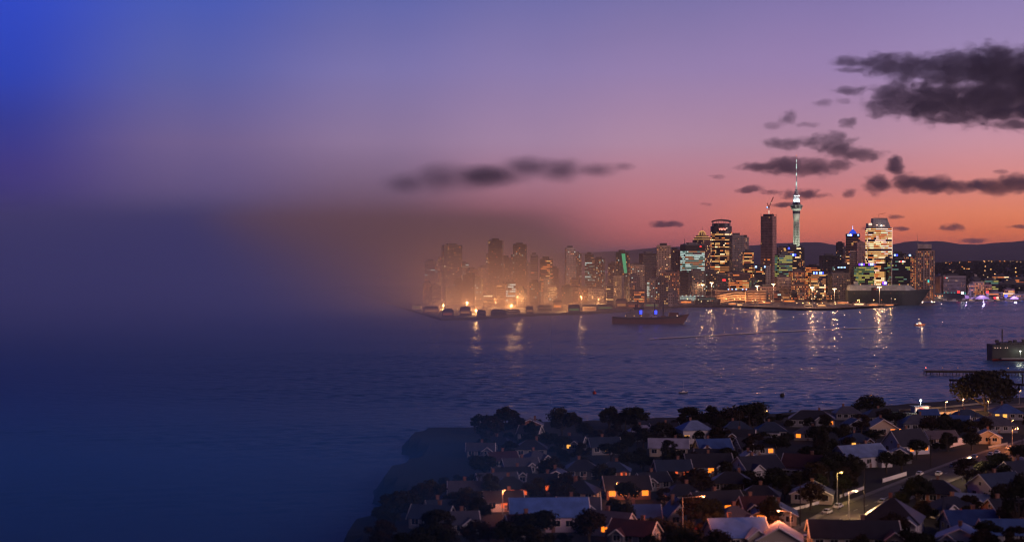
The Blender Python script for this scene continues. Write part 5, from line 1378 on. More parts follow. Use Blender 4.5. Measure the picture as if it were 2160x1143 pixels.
def house(px, py, L, Wd, eave, rz, roof, rm, wm, lit, label, rise=None, gable=None, chimney=True, verandah=False, winm='house'):
    """L along local x, front towards -y; roof 'gable' has its ridge along x, 'gablef' has its ridge along y, 'hip' / 'pyramid'"""
    p = P(px, py); t = empty('house', (p.x, p.y + Wd / 2 * .7, near_ground(p.x, p.y)), R(rz)); HOUSES.append((p.x, p.y + Wd / 2 * .7, max(L, Wd) / 2 + 1.5))
    rise = rise or min(L, Wd) * .34; hx, hy = L / 2, Wd / 2; oh = .55; wmat = WM[wm]; rmat = RM[rm]
    k = MB(); k.box(-hx, hx, -hy, hy, -1.2, eave, wmat)
    if roof == 'gable':
        for x in (-hx, hx): k.face([(x, -hy, eave), (x, hy, eave), (x, 0, eave + rise)], wmat)
    if roof == 'gablef':
        for y in (-hy, hy): k.face([(-hx, y, eave), (hx, y, eave), (0, y, eave + rise)], wmat)
    w_o = k.build('wall', t)
    k = MB(); th = .16
    def slab(q, m=rmat):
        n_ = (Vector(q[1]) - Vector(q[0])).cross(Vector(q[2]) - Vector(q[0])).normalized()
        if n_.z < 0: n_ = -n_
        up = [tuple(Vector(a) + n_ * th) for a in q]; b = len(k.v); n = len(q); k.v += list(map(tuple, q)) + up; kk = k.slot(m)
        k.f.append(tuple(b + n + i for i in range(n))); k.mi.append(kk); k.f.append(tuple(b + i for i in reversed(range(n)))); k.mi.append(kk)
        for i in range(n): j = (i + 1) % n; k.f.append((b + i, b + j, b + n + j, b + n + i)); k.mi.append(kk)
    sl = rise / (hy if roof == 'gable' else hx if roof == 'gablef' else 1)
    z = eave + .02; top = z + rise
    if roof == 'gable':
        ze = z - oh * rise / hy
        slab([(-hx - oh, -hy - oh, ze), (hx + oh, -hy - oh, ze), (hx + oh, 0, top), (-hx - oh, 0, top)]); slab([(hx + oh, hy + oh, ze), (-hx - oh, hy + oh, ze), (-hx - oh, 0, top), (hx + oh, 0, top)])
    elif roof == 'gablef':
        ze = z - oh * rise / hx
        slab([(-hx - oh, hy + oh, ze), (-hx - oh, -hy - oh, ze), (0, -hy - oh, top), (0, hy + oh, top)]); slab([(hx + oh, -hy - oh, ze), (hx + oh, hy + oh, ze), (0, hy + oh, top), (0, -hy - oh, top)])
    else:
        rl = max(.3, hx - hy) if roof == 'hip' else .3; ze = z - .25
        a, b_, c, d = (-hx - oh, -hy - oh, ze), (hx + oh, -hy - oh, ze), (hx + oh, hy + oh, ze), (-hx - oh, hy + oh, ze); r1, r2 = (-rl, 0, top), (rl, 0, top)
        slab([a, b_, r2, r1]); slab([c, d, r1, r2]); slab([b_, c, r2]); slab([d, a, r1])
    ro = k.build('roof', t)
    if roof in ('gable', 'gablef'):
        for s_ in (-1, 1):
            k = MB()
            for s2 in (-1, 1):
                if roof == 'gable': a, b_ = (s_ * (hx + oh + .05), s2 * (hy + oh), ze - .05), (s_ * (hx + oh + .05), 0, top + .05)
                else: a, b_ = (s2 * (hx + oh), s_ * (hy + oh + .05), ze - .05), (0, s_ * (hy + oh + .05), top + .05)
                k.bar(a, b_, .17, TRIM, 4)
            k.build('bargeboard', t)
    if gable:
        gx, gw, gd = gable; x0 = gx * hx; g = MB(); gh = gw * .36
        g.box(x0 - gw/2, x0 + gw/2, -hy - gd, -hy - .02, -1, eave - .01, wmat); g.face([(x0 - gw/2, -hy - gd, eave), (x0 + gw/2, -hy - gd, eave), (x0, -hy - gd, eave + gh)], wmat); g.build('front_wing', t)
        k = MB(); back = min(0, -hy + hy * gh / rise) if roof != 'gablef' else -hy + .5; ze2 = eave - .5 * gh / (gw / 2)
        slab([(x0 - gw/2 - .5, back, ze2), (x0 - gw/2 - .5, -hy - gd - .5, ze2), (x0, -hy - gd - .5, eave + gh + .03), (x0, back, eave + gh + .03)])
        slab([(x0 + gw/2 + .5, -hy - gd - .5, ze2), (x0 + gw/2 + .5, back, ze2), (x0, back, eave + gh + .03), (x0, -hy - gd - .5, eave + gh + .03)])
        k.build('wing_roof', t)
        k = MB()
        for s2 in (-1, 1): k.bar((x0 + s2 * (gw/2 + .5), -hy - gd - .55, ze2), (x0, -hy - gd - .55, eave + gh + .1), .17, TRIM, 4)
        k.build('bargeboard', t)
        win(t, x0, -hy - gd, eave * .45, 1.9, 1.5, 'front', (lit or '')[0:1] == 'G', winm)
    if verandah:
        k = MB(); k.v += [(-hx * .9, -hy - 2.2, eave - .9), (hx * .5, -hy - 2.2, eave - .9), (hx * .5, -hy - .02, eave - .3), (-hx * .9, -hy - .02, eave - .3)]; k.f.append((0, 1, 2, 3)); k.mi.append(k.slot(rmat)); k.bar((-hx * .9, -hy - 2.2, eave - .95), (hx * .5, -hy - 2.2, eave - .95), .12, TRIM, 4); k.build('verandah_roof', t)
        for i in range(4): k = MB(); x = -hx * .9 + i * hx * 1.4 / 3; k.box(x - .09, x + .09, -hy - 2.2, -hy - 2.02, -.6, eave - 1.0, TRIM); k.build('verandah_post', t)
    if chimney:
        k = MB(); cx = rnd.uniform(-.4, .4) * hx; k.box(cx - .45, cx + .45, .5, 1.3, eave, eave + rise + 1.1, BRICK); k.box(cx - .55, cx + .55, .4, 1.4, eave + rise + 1.11, eave + rise + 1.3, BRICK); k.build('chimney', ro)
    # windows: front and both ends; letters in lit pick the glowing ones
    n = max(2, int(L / 3.2)); skip = gable[0] * hx if gable else None
    for i in range(n):
        x = -hx + (i + .5) * L / n
        if skip is not None and abs(x - skip) < gable[1] / 2 + .6: continue
        win(t, x, -hy, eave * .38, 2.0, 1.6, 'front', str(i) in (lit or ''), winm)
    for s_ in (-1, 1):
        for i in range(2): win(t, s_ * hx, -hy * .45 + i * hy * .9, eave * .40, 1.7, 1.6, 'end%d' % s_, ('L' if s_ < 0 else 'R') in (lit or '') and i == 0, winm)
        if roof == 'gable' and rise > 2.8: win(t, s_ * hx, 0, eave + .4, 1.0, 1.1, 'end%d' % s_, False, winm)
    k = MB(); k.box(hx * .08 - .5, hx * .08 + .5, -hy - .08, -hy - .01, -.3, 2.0, M['brown']); k.build('door', t)
    tag(t, label, 'house', 'houses of the near suburb'); return t
def win(t, x, y, z, w, h, side, lit, winm='house'):
    T = {'front': Matrix.Translation((x, y, z)), 'end1': Matrix.Translation((x, y, z)) @ Matrix.Rotation(math.pi / 2, 4, 'Z'), 'end-1': Matrix.Translation((x, y, z)) @ Matrix.Rotation(-math.pi / 2, 4, 'Z')}[side]
    k = MB(); g = E[winm] if lit else GLASS
    k.box(-w/2 - .12, w/2 + .12, -.09, -.01, -.12, 0, TRIM, T); k.box(-w/2 - .12, w/2 + .12, -.09, -.01, h, h + .12, TRIM, T)
    k.box(-w/2 - .12, -w/2, -.09, -.01, 0, h, TRIM, T); k.box(w/2, w/2 + .12, -.09, -.01, 0, h, TRIM, T); k.box(-.03, .03, -.08, -.045, 0, h, TRIM, T)
    k.box(-w/2, w/2, -.04, -.012, 0, h, g, T); k.build('window', t)

H_ = [
 (1466, 935, 13, 10, 6.0, 12, 'hip', 'pale', 'white', '0', 'two storey white house with pale blue hip roof at the left shore', dict(winm='house2')),
 (1412, 962, 15, 9, 3.6, -6, 'gable', 'lilac', 'cream', 'R', 'long whitish roofed house at the left, below the two storey white one', dict(winm='house2')),
 (1506, 964, 13, 10, 3.4, 10, 'gable', 'blue', 'cream', '', 'cream gabled house with a flat looking deep blue roof', dict(gable=(-.7, 4.5, 1.5))),
 (1556, 925, 15, 11, 3.6, 6, 'hip', 'navy', 'blue', '', 'big navy hip roofed house right behind the shore trees', dict()),
 (1628, 925, 13, 10, 3.6, -4, 'hip', 'navy', 'white', '', 'white walled house with broad navy hip roof near the shore', dict(verandah=True)),
 (1716, 900, 21, 11, 3.8, -10, 'hip', 'dark', 'grey', '5', 'wide black roofed house with two small white gables near the shore', dict(gable=(.35, 4.2, 1.2))),
 (1592, 962, 14, 10, 3.8, 14, 'gable', 'dark', 'grey', '34', 'dark gabled house with two orange windows, in the second row', dict(gable=(-.5, 4.6, 1.2))),
 (1496, 1003, 16, 11, 3.6, 4, 'gable', 'dark', 'blue', '023', 'black roofed house with three glowing orange windows at its front', dict(gable=(.55, 4.6, 1.5))),
 (1600, 1008, 15, 11, 3.6, 24, 'gable', 'dark', 'white', '', 'black roofed villa with white bargeboards and white verandah', dict(verandah=True, gable=(-.5, 4.4, 1.5))),
 (1702, 1005, 14, 11, 3.6, -24, 'gable', 'red', 'white', '', 'dull red roofed villa with a white gable end facing right', dict(verandah=True, gable=(.72, 4.6, 2))),
 (1818, 985, 19, 11, 4.2, 26, 'gable', 'pale', 'white', 'R', 'long pale blue roofed house with pinkish white gable, beside the big road', dict(gable=(.7, 5.0, 2.2))),
 (1864, 918, 12, 11, 3.8, -4, 'gablef', 'dark', 'cream', '2', 'cream house whose wide gable faces the viewer under a dark roof', dict(rise=3.6)),
 (1806, 912, 10, 8, 3.4, 8, 'gablef', 'dark', 'grey', '', 'small grey gable fronted house left of the cream gabled one', dict()),
 (1936, 908, 14, 11, 3.4, 0, 'hip', 'grey', 'grey', '', 'house with rounded looking pale grey hip roof, third row from shore', dict()),
 (1916, 958, 15, 11, 4.0, 28, 'gable', 'dark', 'white', '134R', 'steep dark roofed house with a pink gable end and orange windows', dict(rise=5.6)),
 (1986, 938, 13, 8, 3.0, 12, 'gable', 'grey', 'grey', '', 'low grey shed like house left of the white panel fence', dict(chimney=False)),
 (2128, 885, 15, 12, 3.6, -6, 'pyramid', 'blue', 'grey', '01', 'blue pyramid roofed house with yellow orange windows at the right edge', dict(winm='house2')),
 (2100, 912, 19, 11, 3.4, 4, 'hip', 'grey', 'grey', '', 'wide grey hip roofed house below the blue pyramid roofed one', dict()),
 (2042, 892, 14, 9, 3.2, 14, 'hip', 'navy', 'grey', '', 'navy hip roofed house left of the spreading tree trunk', dict()),
 (2020, 905, 12, 9, 3.2, -20, 'gable', 'blue', 'dark', '', 'house with a slanting blue roof sheltered by dark trees', dict()),
 (1855, 893, 14, 10, 3.6, 4, 'hip', 'dark', 'grey', '', 'dark broad hip roofed house under the round shore tree', dict()),
 (1790, 885, 13, 9, 3.4, 0, 'hip', 'grey', 'grey', '', 'greyish hip roofed house left of the round shore tree', dict()),
 (1960, 886, 9, 7, 3.0, 0, 'gable', 'blue', 'dark', '', 'little teal roofed cottage below the bright white lamp', dict(chimney=False)),
 (2112, 1062, 14, 11, 5.2, 26, 'gable', 'navy', 'white', '', 'tall white house with navy and blue roofs at the right edge', dict(gable=(.4, 5.5, 2.2))),
 (2158, 1020, 13, 10, 4.0, 26, 'gable', 'dark', 'grey', '', 'dark roofed house with lit ridge edge at the extreme right', dict()),
 (1892, 1128, 15, 13, 3.8, -22, 'pyramid', 'dark', 'white', '', 'black pyramid roofed house with white gabled porch, lower right', dict(rise=5.5, gable=(.65, 4.6, 2.6))),
 (1806, 1160, 22, 10, 3.6, -4, 'gable', 'dark', 'cream', '', 'long black roofed house on the bottom edge with pinkish gable end', dict(gable=(.85, 4.4, 1.5))),
 (2052, 1130, 13, 9, 3.4, 4, 'gable', 'blue', 'grey', '02', 'blue roofed house with two pairs of orange windows, bottom right', dict()),
 (2140, 1150, 15, 9, 3.2, -2, 'gable', 'blue', 'grey', '', 'blue roofed shed like house at the bottom right corner', dict(chimney=False)),
 (2052, 1080, 10, 7, 2.8, -22, 'gable', 'pale', 'dark', '1', 'small pale roofed garage like house with one orange window', dict(chimney=False, gable=(.6, 3.4, .8))),
 (1985, 1062, 13, 10, 3.4, -14, 'hip', 'dark', 'brick', '', 'dark reddish hip roofed house right of the road bend', dict()),
 (1558, 1160, 14, 11, 3.8, 8, 'gable', 'bright', 'cream', '', 'bright blue roofed house cut by the bottom edge, centre right', dict(gable=(.5, 5.0, 1.5))),
 (1648, 1165, 11, 9, 3.4, -10, 'gablef', 'lilac', 'cream', '', 'pinkish roofed house right of the bright blue roof, bottom edge', dict(chimney=False)),
 (1512, 1084, 15, 9, 3.2, 18, 'gable', 'dark', 'grey', '2', 'dark roofed house with a pale eave line and one orange window', dict()),
 (1434, 1108, 8, 8, 3.0, 10, 'gablef', 'dark', 'white', '', 'small steep white gabled cottage beside the orange street lamp', dict(rise=4)),
 (1546, 1038, 13, 9, 3.2, -8, 'hip', 'dark', 'dark', '', 'unlit black hip roofed house in the middle of the dark gardens', dict()),
 (1420, 1010, 12, 9, 3.2, 6, 'gable', 'navy', 'brick', '12', 'navy roofed brick house with reddish windows on the left', dict(winm='house3')),
 (1322, 1052, 14, 10, 3.4, 6, 'gable', 'dark', 'brick', '0123', 'brick house with a long row of glowing orange windows, far left group', dict()),
 (1296, 1012, 11, 8, 3.2, -8, 'hip', 'navy', 'brick', '2', 'small brick house with one red orange window above the glowing row', dict(winm='house3')),
 (1355, 930, 13, 9, 3.4, 2, 'hip', 'lilac', 'grey', '', 'whitish roofed house at the left by the round shore tree', dict()),
 (1275, 958, 12, 9, 3.4, 10, 'gable', 'navy', 'grey', '1', 'navy roofed grey house with one dim yellow window, left gardens', dict(winm='house2')),
 (1158, 1120, 21, 12, 4.4, 3, 'gable', 'bright', 'lilac', '', 'largest blue roofed house with lilac walls on the lower left', dict(chimney=False)),
 (1350, 1112, 11, 8, 3.2, 0, 'gable', 'blue', 'grey', '', 'small blue roofed house between lilac walled house and white cottage', dict()),
 (1075, 1050, 12, 9, 3.2, 6, 'hip', 'dark', 'brick', '12', 'brick house with two dull orange windows at the left shore end', dict(winm='house3')),
 (1145, 1040, 9, 8, 3.2, -6, 'gable', 'dark', 'brick', '1', 'little brick house with one dull orange window, left gardens', dict(winm='house3')),
 (1228, 1010, 12, 9, 3.2, 4, 'hip', 'dark', 'dark', '', 'dark unlit hip roofed house in the left gardens', dict()),
 (1120, 965, 12, 9, 3.6, 0, 'hip', 'dark', 'grey', '', 'dark house between the two big left shore trees', dict()),
]
for h in H_: house(*h[:11], **h[11])
def fill_houses():
    out = []; n = 0; rd = random.Random(21)
    def clear(p, r):
        if near_edge(p.x, p.y) < 12: return False
        if min(math.hypot(p.x - q.x, p.y - q.y) for q in ROADL) < 15: return False
        return all(math.hypot(p.x - hx, p.y - hy) > (hr + r) * .86 for hx, hy, hr in HOUSES + out)
    for _ in range(6000):
        if len(out) >= 40: break
        py = 902 + (1170 - 902) * rd.random(); px = rd.uniform(1010 if py < 1000 else 900, 2170); p = P(px, py); L = rd.uniform(9, 13)
        q = Vector((p.x, p.y + 3, 0))
        if not clear(q, L / 2 + 1.2): continue
        out.append((q.x, q.y, L / 2 + 1.2)); spots.append((px, py, L))
spots = []; fill_houses(); spots.sort(key=lambda s_: s_[0])
for i, (px, py, L) in enumerate(spots):
    house(px, py, L, rnd.uniform(7, 9), 3.1, rnd.uniform(-28, 30), rnd.choice(['gable', 'hip', 'gablef', 'gable']), rnd.choice(['dark', 'navy', 'dark', 'red', 'blue', 'grey', 'dark']), rnd.choice(['grey', 'dark', 'white', 'cream', 'brick', 'grey']),
          rnd.choice(['', '', '1', '0', 'L', 'R', '12']), '%s from the left of the small dim houses filling the gardens' % nth(i), gable=rnd.choice([None, (.5, 3.4, 1.0), (-.5, 3.4, 1.0)]), winm=rnd.choice(['house', 'house2', 'house3']))

# fences
def fence(p0, p1, h, label, m=TRIM, panel=True, cat='fence'):
    a, b = P(*p0), P(*p1); d = b - a; ln = math.hypot(d.x, d.y); t = empty('fence', a, math.atan2(d.y, d.x)); n = max(1, int(ln / 2.4)); sl = (b.z - a.z) / ln
    for i in range(n + 1):
        k = MB(); x = i * ln / n; k.box(x - .07, x + .07, -.07, .07, sl * x - .3, sl * x + h + .1, m); k.build('post', t)
    for i in range(n):
        k = MB(); x0 = i * ln / n + .08; x1 = (i + 1) * ln / n - .08; k.box(x0, x1, -.03, .03, sl * x0 + .12, sl * x1 + h, m); k.build('panel', t)
    tag(t, label, cat)
fence((2003, 944), (2064, 930), 3.2, 'tall white panel fence above the big road, right of centre', WM['white'])
fence((1772, 1050), (1822, 1032), 1.1, 'low white fence along the road by the yellow lit bush')
fence((1862, 1018), (1912, 1003), 1.5, 'white fence further up the road, behind the parked pale car')
fence((1672, 1078), (1745, 1058), 1.0, 'low pale fence beside the parked white cars at left')
fence((2085, 946), (2125, 938), 1.1, 'pale low garden wall near the orange lit lawn', WM['grey'])
# seawall
def seawall():
    a = [P(1895, 867), P(1980, 861.5), P(2060, 853), P(2090, 850)]
    t = empty('sea_wall', (0, 0, 0)); 
    for p, q in zip(a, a[1:]):
        k = MB(); d = (q - p); d.z = 0; ln = d.length; u = d.normalized(); n_ = Vector((-u.y, u.x, 0)) * .35
        pts = [p - n_, q - n_, q + n_, p + n_]; b = len(k.v); k.v += [(v.x, v.y, v.z - 1.5) for v in pts] + [(v.x, v.y, v.z + 1.0) for v in pts]; kk = k.slot(PATHM)
        for f in ((4, 5, 6, 7), (0, 1, 5, 4), (1, 2, 6, 5), (2, 3, 7, 6), (3, 0, 4, 7)): k.f.append(tuple(b + i for i in f)); k.mi.append(kk)
        k.build('wall_section', t)
    tag(t, 'pale concrete sea wall curving along the lit seafront road', 'sea wall')
seawall()
SAND = new_mat('lit_verge', (.30, .22, .15), rough=.9, vary=.3, scale=.3)
# seafront kiosk with bright lamp
p = P(1940, 869); t = empty('seafront_kiosk', p, .2)
k = MB(); k.box(-4, 4, -2.5, 2.5, 0, 3.2, WM['white']); k.build('wall', t)
k = MB(); k.box(-4.6, 4.6, -3.2, 3.1, 3.21, 3.5, RM['grey']); k.build('roof', t)
for x in (-2.6, 0, 2.6): k = MB(); k.box(x - .9, x + .9, -2.6, -2.51, .6, 2.4, E['pink'] if x else E['red']); k.build('serving_window', t)
k = MB(); k.bar((-1, -3, 0), (-1, -3, 6.2), .1, M['steel']); k.build('lamp_post', t)
k = MB(); k.lathe([(.3, 0), (.55, .35), (.3, .8)], E['white2'] if 'white2' in E else E.setdefault('white2', emit_mat('lamp_cold_white', (235, 255, 245), 14.0)), 10); q = k.build('lamp', t); q.location = (-1, -3, 6.2)
point_light('kiosk_glow', (-1, -4, 5.8), 2600, (.85, 1, .85), t); point_light('kiosk_glow', (2.5, -4.5, 3), 700, (1, .45, .25), t)
tag(t, 'small seafront kiosk under a dazzling white lamp', 'kiosk')

# street lamps and poles
def street_lamp(px, py, h, arm, label, power=900, lampk='lamp', col=(1, .42, .16), zr=0, fake=None):
    p = P(px, py); t = empty('street_lamp', p, zr)
    k = MB(); k.lathe([(.16, 0), (.13, h * .5), (.08, h)], M['steel'], 8); k.build('pole', t)
    k = MB(); k.bar((0, 0, h - .1), (arm, 0, h + .35), .06, M['steel'], 6); k.build('arm', t)
    k = MB(); k.prism([(arm - .25, -.2), (arm + .55, -.2), (arm + .55, .2), (arm - .25, .2)], h + .3, h + .55, M['steel']); hd = k.build('lamp_head', t)
    k = MB(); k.lathe([(.10, 0), (.26, .1), (.26, .2)], E[lampk], 10); q = k.build('lamp_glass', hd); q.location = (arm + .2, 0, h + .08)
    point_light('street_glow', (arm + .2, -.1, h - .15), power * .8, col, t, .25)
    tag(t, label, 'street lamp', 'street lamps of the near suburb'); return t
street_lamp(1440, 1150, 12.5, 5.2, 'tall lamp with a long arm glowing orange over the red lit garden', 9000, col=(1, .22, .06))
street_lamp(1668, 1152, 9.0, -3.4, 'bright lamp at the bottom centre beside the blue roof', 7000, col=(1, .25, .08))
street_lamp(1766, 1062, 9.5, 1.2, 'lamp over the yellow lit bush and parked white cars', 3500, 'lampo', (1, .62, .15))
street_lamp(2134, 905, 4.0, .4, 'short lamp before the wide grey hip roofed house', 600)
street_lamp(1613, 905, 8.5, .8, 'lone lamp standing against the water above the shore trees', 300)
street_lamp(2150, 852, 7.4, .6, 'lamp by the jetty at the right edge', 500)
street_lamp(2082, 845, 5.0, .5, 'lamp glinting through the broad spreading tree', 60, 'lamp')
street_lamp(2031, 868, 6.5, .4, 'orange glowing lamp post on the seafront road', 7000, 'lampo', (1, .45, .15))
street_lamp(2085, 870, 6.0, -.5, 'lamp lighting the seafront bank under the spreading tree', 900, 'lampo', (1, .4, .15))
street_lamp(1995, 872, 6.0, .5, 'lamp lighting the curved bank of the seafront road', 7000, 'lampo', (1, .45, .18))
street_lamp(1835, 858, 6.3, .3, 'lamp peeping over the top of the round shore tree', 100, 'lampo')
street_lamp(2030, 1015, 8.0, 2.5, 'lamp making the pale patch halfway up the big road', 5000, 'coollo', (1, .62, .32))
street_lamp(2135, 948, 8.5, 2, 'lamp that turns the lawn at the right edge orange', 16000, 'oranlo', (1, .28, .06))
street_lamp(1790, 1095, 8.0, 2, 'lamp lighting the near bend of the big road', 9000, 'oranlo', (1, .55, .25))
street_lamp(1896, 925, 4, .3, 'porch lamp post beside the cream gabled house', 160, 'lampo')
street_lamp(1762, 978, 4.2, .3, 'small garden lamp left of the long pale blue roof', 130, 'lamp')
street_lamp(1300, 1060, 6, .4, 'garden lamp lighting the long brick house, left group', 2200, 'oranlo', (1, .3, .08))
street_lamp(1060, 1085, 7, .4, 'lamp reddening the far left garden', 3500, 'oranlo', (1, .25, .08))
def pole(px, py, h, label):
    p = P(px, py); t = empty('utility_pole', p, .4); k = MB(); k.lathe([(.17, 0), (.12, h)], TIMB, 8); k.build('pole', t)
    for z in (h - .5, h - 1.3): k = MB(); k.box(-1.2, 1.2, -.06, .06, z, z + .14, TIMB); k.build('crossarm', t)
    tag(t, label, 'utility pole', 'utility poles of the near suburb')
pole(1823, 1100, 16, 'utility pole in the middle, left of the road bend')
pole(1963, 985, 12, 'utility pole beside the low grey shed like house')
pole(1688, 1110, 12, 'utility pole left of the parked white cars')
pole(1560, 925, 11, 'utility pole in front of the big navy hip roof')
pole(2156, 985, 12, 'utility pole at the far right edge by the road')
pole(1590, 930, 10, 'utility pole between the two navy hip roofed houses')
pole(2058, 925, 11, 'utility pole right of the white panel fence')
# cars
for i, (px, py, rz, c, lb) in enumerate([
    (1768, 1072, 56, 'white', 'white van like car parked nearest to the roadside lamp'), (1745, 1084, 56, 'silver', 'silver car parked just left of the white roadside one'),
    (1698, 1140, 30, 'silver', 'silver car beside the bottom street lamp'), (1980, 1003, 62, 'white', 'white car parked halfway up the big road'),
    (2036, 1002, 60, 'cream', 'cream lit car under the pale patch lamp'), (2090, 962, 60, 'white', 'white car, left one of the pair at the top of the road'),
    (2103, 957, 60, 'white', 'white car, right one of the pair at the top of the road'), (2112, 982, 60, 'black', 'dark car with shiny roof near the right edge'),
    (2138, 972, 60, 'blue', 'blue car nearest the right edge'), (2070, 1092, 20, 'white', 'white car parked in the yard of the pale roofed garage'),
    (1862, 1062, 57, 'silver', 'silver car on the left lane halfway up the big road'), (1905, 1040, 57, 'black', 'black car parked below the long white fence'),
    (1940, 1003, 60, 'white', 'pale car parked by the upper end of the white fence'), (2010, 986, 60, 'blue', 'dark blue car at the kerb above the pale patch'),
    (2056, 967, 60, 'silver', 'silver car left of the white pair at the top of the road'), (2128, 948, 62, 'white', 'white car beside the orange lit lawn'),
    (1560, 1134, 15, 'silver', 'silver car on the side street over the bright blue roof'), (1480, 1118, 12, 'red', 'red car on the side street by the orange lamp'),
    (1650, 1122, 25, 'white', 'white car under the bright bottom centre lamp')]):
    p = P(px, py); put_car(p.x, p.y, near_ground(p.x, p.y) + .15, R(rz), c, lb, 'cars parked in the near suburb')
# orange lit lawn
# ---------------- trees
BARK = new_mat('tree_bark', (.05, .038, .03), rough=.95)
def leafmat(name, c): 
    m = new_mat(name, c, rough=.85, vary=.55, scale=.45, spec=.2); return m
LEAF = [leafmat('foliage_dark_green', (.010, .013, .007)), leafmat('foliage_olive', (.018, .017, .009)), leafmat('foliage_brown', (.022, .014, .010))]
def tree_proto(kind, seed, mat):
    r_ = random.Random(seed); t = empty('garden_tree', (0, 0, 0))
    hgt = {'round': 8, 'spread': 9, 'tall': 11, 'bush': 3.2, 'palm': 9}[kind]
    k = MB()
    if kind == 'palm':
        k.lathe([(.28, 0), (.18, 4), (.16, 7.4)], BARK, 8); k.build('trunk', t); k = MB()
        for i in range(22):
            a = r_.uniform(0, 6.28); up = r_.uniform(-.2, .9); L = r_.uniform(2.0, 2.9); p = Vector((0, 0, 7.4)); d = Vector((math.cos(a), math.sin(a), up)).normalized()
            for j in range(6):
                q = p + d * L / 6; s = Vector((-d.y, d.x, 0)).normalized() * (.32 * (1 - j / 7)); k.face([tuple(p - s), tuple(p + s), tuple(q + s * .85), tuple(q - s * .85)], mat); p = q; d = (d + Vector((0, 0, -.24))).normalized()
        k.build('crown', t); return t
    tr = {'round': 2.4, 'spread': 1.5, 'tall': 3, 'bush': .5}[kind]; rad = {'round': 4.0, 'spread': 7.5, 'tall': 3.4, 'bush': 2.2}[kind]
    cz = {'round': 5.2, 'spread': 4.9, 'tall': 7.0, 'bush': 1.6}[kind]; vr = {'round': 3.2, 'spread': 4.2, 'tall': 4.6, 'bush': 1.5}[kind]
    k.bar((0, 0, -.5), (r_.uniform(-.2, .2), 0, tr), .38 if kind != 'bush' else .12, BARK, 8, .28 if kind != 'bush' else .09)
    lobes = []
    nl = {'round': 15, 'spread': 26, 'tall': 16, 'bush': 8}[kind]
    for i in range(nl):
        a = r_.uniform(0, 2 * math.pi); u = r_.uniform(-.55, 1); rr = math.sqrt(max(0, 1 - u * u)) * r_.uniform(.45, .85)
        c = Vector((rad * rr * math.cos(a), rad * rr * math.sin(a), cz + vr * u * .72)); lobes.append((c, r_.uniform(.28, .46) * min(rad, vr * 1.4)))
        if i < 8 and kind != 'bush': k.bar((0, 0, tr - .3), tuple(c * .85 + Vector((0, 0, tr * .1))), .16, BARK, 5, .04)
    k.build('trunk', t)
    k = MB(); per = int(2600 / nl)
    for c, lr in lobes:
        for i in range(per):
            v = Vector((r_.gauss(0, 1), r_.gauss(0, 1), r_.gauss(0, 1))).normalized(); p = c + Vector((v.x * lr, v.y * lr, v.z * lr * .8)) * r_.uniform(.55, 1.12)
            s = r_.uniform(.14, .30) * (1.0 if kind != 'spread' else 1.5) * (.6 if kind == 'bush' else 1.0); n_ = (v + Vector((r_.uniform(-.9, .9), r_.uniform(-.9, .9), r_.uniform(-.9, .9)))).normalized()
            u_ = n_.orthogonal().normalized() * s; w_ = n_.cross(u_).normalized() * s * r_.uniform(.6, 1.2)
            k.face([tuple(p - u_ - w_), tuple(p + u_ - w_ * .4), tuple(p + u_ * .6 + w_), tuple(p - u_ * .8 + w_ * .7)], mat)
    k.build('crown', t); return t
PROTO = {}
def put_tree(kind, var, px, py, hpx, label, group=None, wk=1.0):
    key = (kind, var)
    p = P(px, py)
    if key not in PROTO:
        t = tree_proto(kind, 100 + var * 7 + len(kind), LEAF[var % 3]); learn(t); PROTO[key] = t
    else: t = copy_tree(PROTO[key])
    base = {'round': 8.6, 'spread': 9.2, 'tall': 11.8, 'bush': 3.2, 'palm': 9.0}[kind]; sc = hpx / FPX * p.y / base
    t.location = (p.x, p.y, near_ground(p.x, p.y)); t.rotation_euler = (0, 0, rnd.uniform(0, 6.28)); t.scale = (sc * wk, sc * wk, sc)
    tag(t, label, 'palm tree' if kind == 'palm' else 'bush' if kind == 'bush' else 'tree', group); return t
SG = 'big trees along the near shore'
for a in [
    ('round', 0, 1455, 898, 40, 'dark round tree on the shore above the two storey white house', SG, 1.5),
    ('round', 1, 1503, 905, 36, 'small dark tree right of the first round shore tree', SG, .8),
    ('round', 2, 1538, 908, 48, 'dark sloping tree crown joining the tallest shore tree from the left', SG, 1.6),
    ('round', 3, 1580, 905, 64, 'tallest dark shore tree, domed, rising over the navy roofs', SG, 1.35),
    ('palm', 0, 1668, 890, 30, 'little palm tree silhouetted against the water', None, 1.0),
    ('bush', 0, 1652, 888, 16, 'dark bush left of the little palm', None, 2.0),
    ('spread', 0, 1836, 872, 38, 'umbrella shaped dark tree alone on the shore, centre right', SG, 1.25),
    ('spread', 1, 2078, 868, 86, 'broad spreading dark tree before the jetty, largest crown', SG, .92),
    ('round', 0, 1338, 905, 46, 'dark domed tree at the left shore over the whitish roof', SG, 1.5),
    ('round', 1, 1185, 925, 66, 'big dark tree at the left shore, right one of two', SG, 1.0),
    ('round', 2, 1035, 945, 68, 'big dark tree at the left shore end, left one of two', SG, 1.0),
    ('tall', 3, 1120, 945, 60, 'tall brownish tree between the two big left shore trees', SG, 1.0),
    ('bush', 1, 1778, 1035, 26, 'bush lit yellow green by the roadside lamp', None, 1.2),
    ('round', 1, 1440, 1142, 45, 'red lit tree around the tall orange lamp', None, 1.3),
    ('round', 2, 1490, 1140, 40, 'red brown tree right of the tall orange lamp', None, 1.3),
    ('round', 2, 1630, 1140, 52, 'bare looking reddish tree by the bottom centre lamp', None, 1.2),
    ('tall', 0, 2150, 1143, 150, 'very tall black tree on the bottom right edge', None, .8),
]: put_tree(*a)
